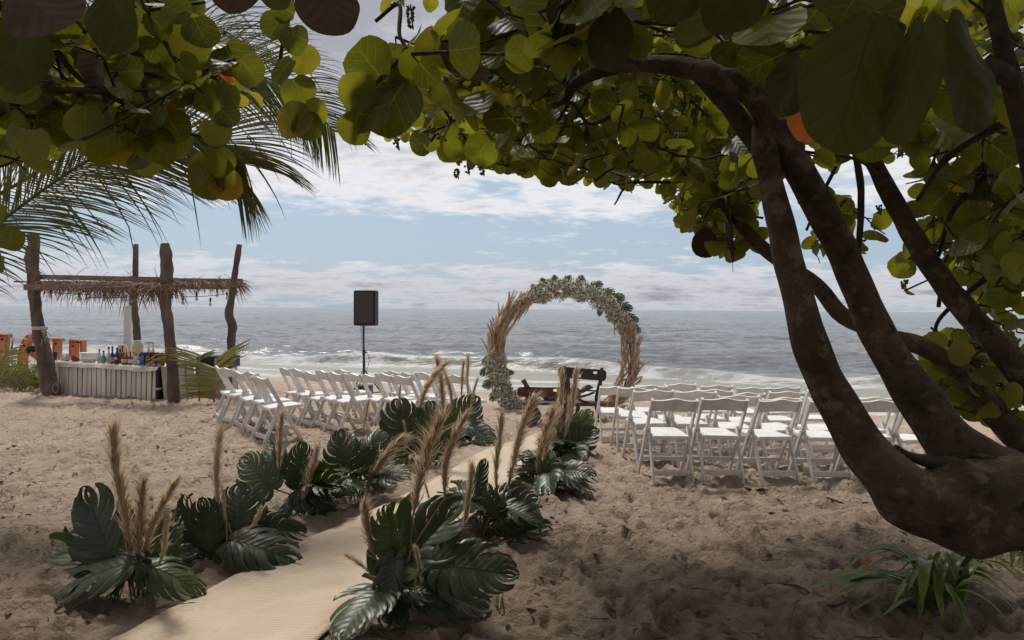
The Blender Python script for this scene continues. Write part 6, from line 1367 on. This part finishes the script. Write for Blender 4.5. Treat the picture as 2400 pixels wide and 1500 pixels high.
# ------------------------------------------------------------------ strap-leaved lilies under the trunk
def lily(bpx, label, leaves, seed, d0=None):
    g = on_sand(*bpx); root = empty('beach_lily', (g.x, g.y, ground(g.x, g.y)), label, 'plant', 'strap leaved beach lilies'); r = random.Random(seed); d = (g - EYE).dot(FWD)
    for (tx, ty, dd, hgt, w_) in leaves + [(q[0] + r.uniform(-60, 60), q[1] + r.uniform(-30, 30), q[2] + r.uniform(-.1, .1), q[3] * r.uniform(.8, 1.5), q[4]) for q in leaves]:
        w_ *= .85 if dd > -.18 else .5
        e = P(tx, ty, d + dd); a = g + V((r.gauss(0, .05), r.gauss(0, .04), 0)); e.z = max(e.z, ground(e.x, e.y) + .04)
        k1 = a.lerp(e, .30) + V((0, 0, hgt)); k2 = a.lerp(e, .66) + V((0, 0, hgt * .82)); c = [V(q) for q in cr([tuple(a), tuple(k1), tuple(k2), tuple(e)], 4)]; m_ = len(c)
        mb = MB(); dirn = (e - a); sv = dirn.cross(V((0, 0, 1))).normalized(); ws = [w_ * (0.75 + .5 * math.sin(math.pi * min(1, i / (m_ - 1) * 1.05)) if i < m_ - 2 else (.5 if i == m_ - 2 else .06)) for i in range(m_)]
        vs = []
        for i, p in enumerate(c): vs += [p - sv * ws[i] / 2 + V((0, 0, ws[i] * .22)), p, p + sv * ws[i] / 2 + V((0, 0, ws[i] * .22))]
        mb.add(vs, [(3 * i + j, 3 * i + j + 1, 3 * i + j + 4, 3 * i + j + 3) for i in range(m_ - 1) for j in range(2)]); o = mb.build('leaf', M['strap'], root)
    return root
r_ = random.Random(3)
LV = [(1938, 1358, .05, .12, .055), (1962, 1372, -.05, .10, .055), (1995, 1432, -.2, .13, .05), (2060, 1450, -.3, .12, .05), (2100, 1352, .1, .20, .06), (2210, 1455, -.4, .16, .06), (2095, 1290, .2, .10, .05), (2200, 1300, .2, .12, .055), (2240, 1360, -.2, .24, .06), (2160, 1420, -.35, .25, .10), (2300, 1290, .2, .14, .05), (2385, 1480, -.35, .16, .045), (2370, 1432, -.2, .16, .045), (2360, 1395, -.05, .16, .05), (2330, 1335, .1, .16, .05), (2010, 1345, .15, .2, .05), (2280, 1480, -.45, .15, .05), (2120, 1400, -.25, .2, .06), (2050, 1300, .25, .16, .05), (2260, 1310, .3, .1, .05), (2390, 1360, .15, .2, .045), (2150, 1310, .3, .12, .05)]
lily((2195, 1432), 'strap leaved green lily growing on the sand under the big trunk', LV, 1)
lily((2440, 1330), 'second strap leaved lily cut off by the right edge of the photo', [(2290, 1300, .1, .2, .05), (2330, 1335, -.1, .22, .05), (2370, 1400, -.2, .2, .05), (2365, 1290, .2, .15, .05), (2300, 1330, .1, .28, .05), (2540, 1360, 0, .2, .05), (2500, 1300, .1, .2, .05)], 2)
g = on_sand(2035, 1335); o = place('fallen_leaf', LMO[0], empty('fallen_leaf', g, 'orange fallen leaf lying beside the big lily', 'leaf'), frame(g + V((-.035, 0, .02)), g + V((.04, .03, .04)), (0, -.4, 1)))
o.name = 'blade'

# ------------------------------------------------------------------ sticks and litter
for pts_, r0, lb in [([(1790, 1395), (1870, 1412), (1940, 1430), (1985, 1442)], .007, 'long thin bent twig lying on the sand left of the lily'), ([(1985, 1442), (1998, 1460), (2006, 1468)], .004, 'short twig piece at the end of the long bent twig'), ([(1745, 1143), (1770, 1148), (1790, 1152)], .012, 'short dark stick on the sand in front of the nearest chairs'), ([(1938, 1183), (1985, 1184), (2035, 1186)], .008, 'straight dark twig on the sand left of the big trunk'), ([(1848, 1500), (1862, 1450), (1872, 1425)], .004, 'thin reddish stem crossing the long bent twig'), ([(1168, 1440), (1174, 1420), (1176, 1402)], .005, 'pale curved stem beside the biggest monstera clump')]:
    q = [on_sand(*p) + V((0, 0, r0 * .7 + .004)) for p in pts_]; mb = MB(); mb.tube([V(p) for p in cr([tuple(p) for p in q], 5)], r0, 6, .25, 20); o = mb.build('stick', M['straw'] if 'pale' in lb else M['debris']); tag(o, lb, 'stick')
lit = MB(); rg = random.Random(31)
for i in range(4200):
    y = 2.9 + 9 * rg.random() ** 1.3; x = rg.uniform(-.8, .8) * y; z_ = 0
    if mnoise.noise(V((x * .9, y * .9, 4))) < rg.uniform(-.5, .35): continue
    if run_mask(np.array([x]), np.array([y]))[0] > .3: continue
    p = V((x, y, sand_z(x, y) + .004)); a = rg.uniform(0, 6.28); d = V((math.cos(a), math.sin(a), 0)); s_ = V((-d.y, d.x, .2))
    if rg.random() < .55:
        L = rg.uniform(.009, .034) * (1 + .07 * y); w_ = L * rg.uniform(.25, .6); lit.add([p - d * L, p + s_ * w_ + V((0, 0, .006)), p + d * L + V((0, 0, .004)), p - s_ * w_ + V((0, 0, .002))], [(0, 1, 2, 3)])
    else:
        L = rg.uniform(.03, .13); k_ = d * L + s_ * L * rg.uniform(-.3, .3); k_.z = 0; lit.tube([p, p + k_ * .5 + V((0, 0, .004)), p + k_ + s_ * .2 * L], rg.uniform(.0012, .003), 4)
o = lit.build('litter', M['debris']); tag(o, kind='stuff')
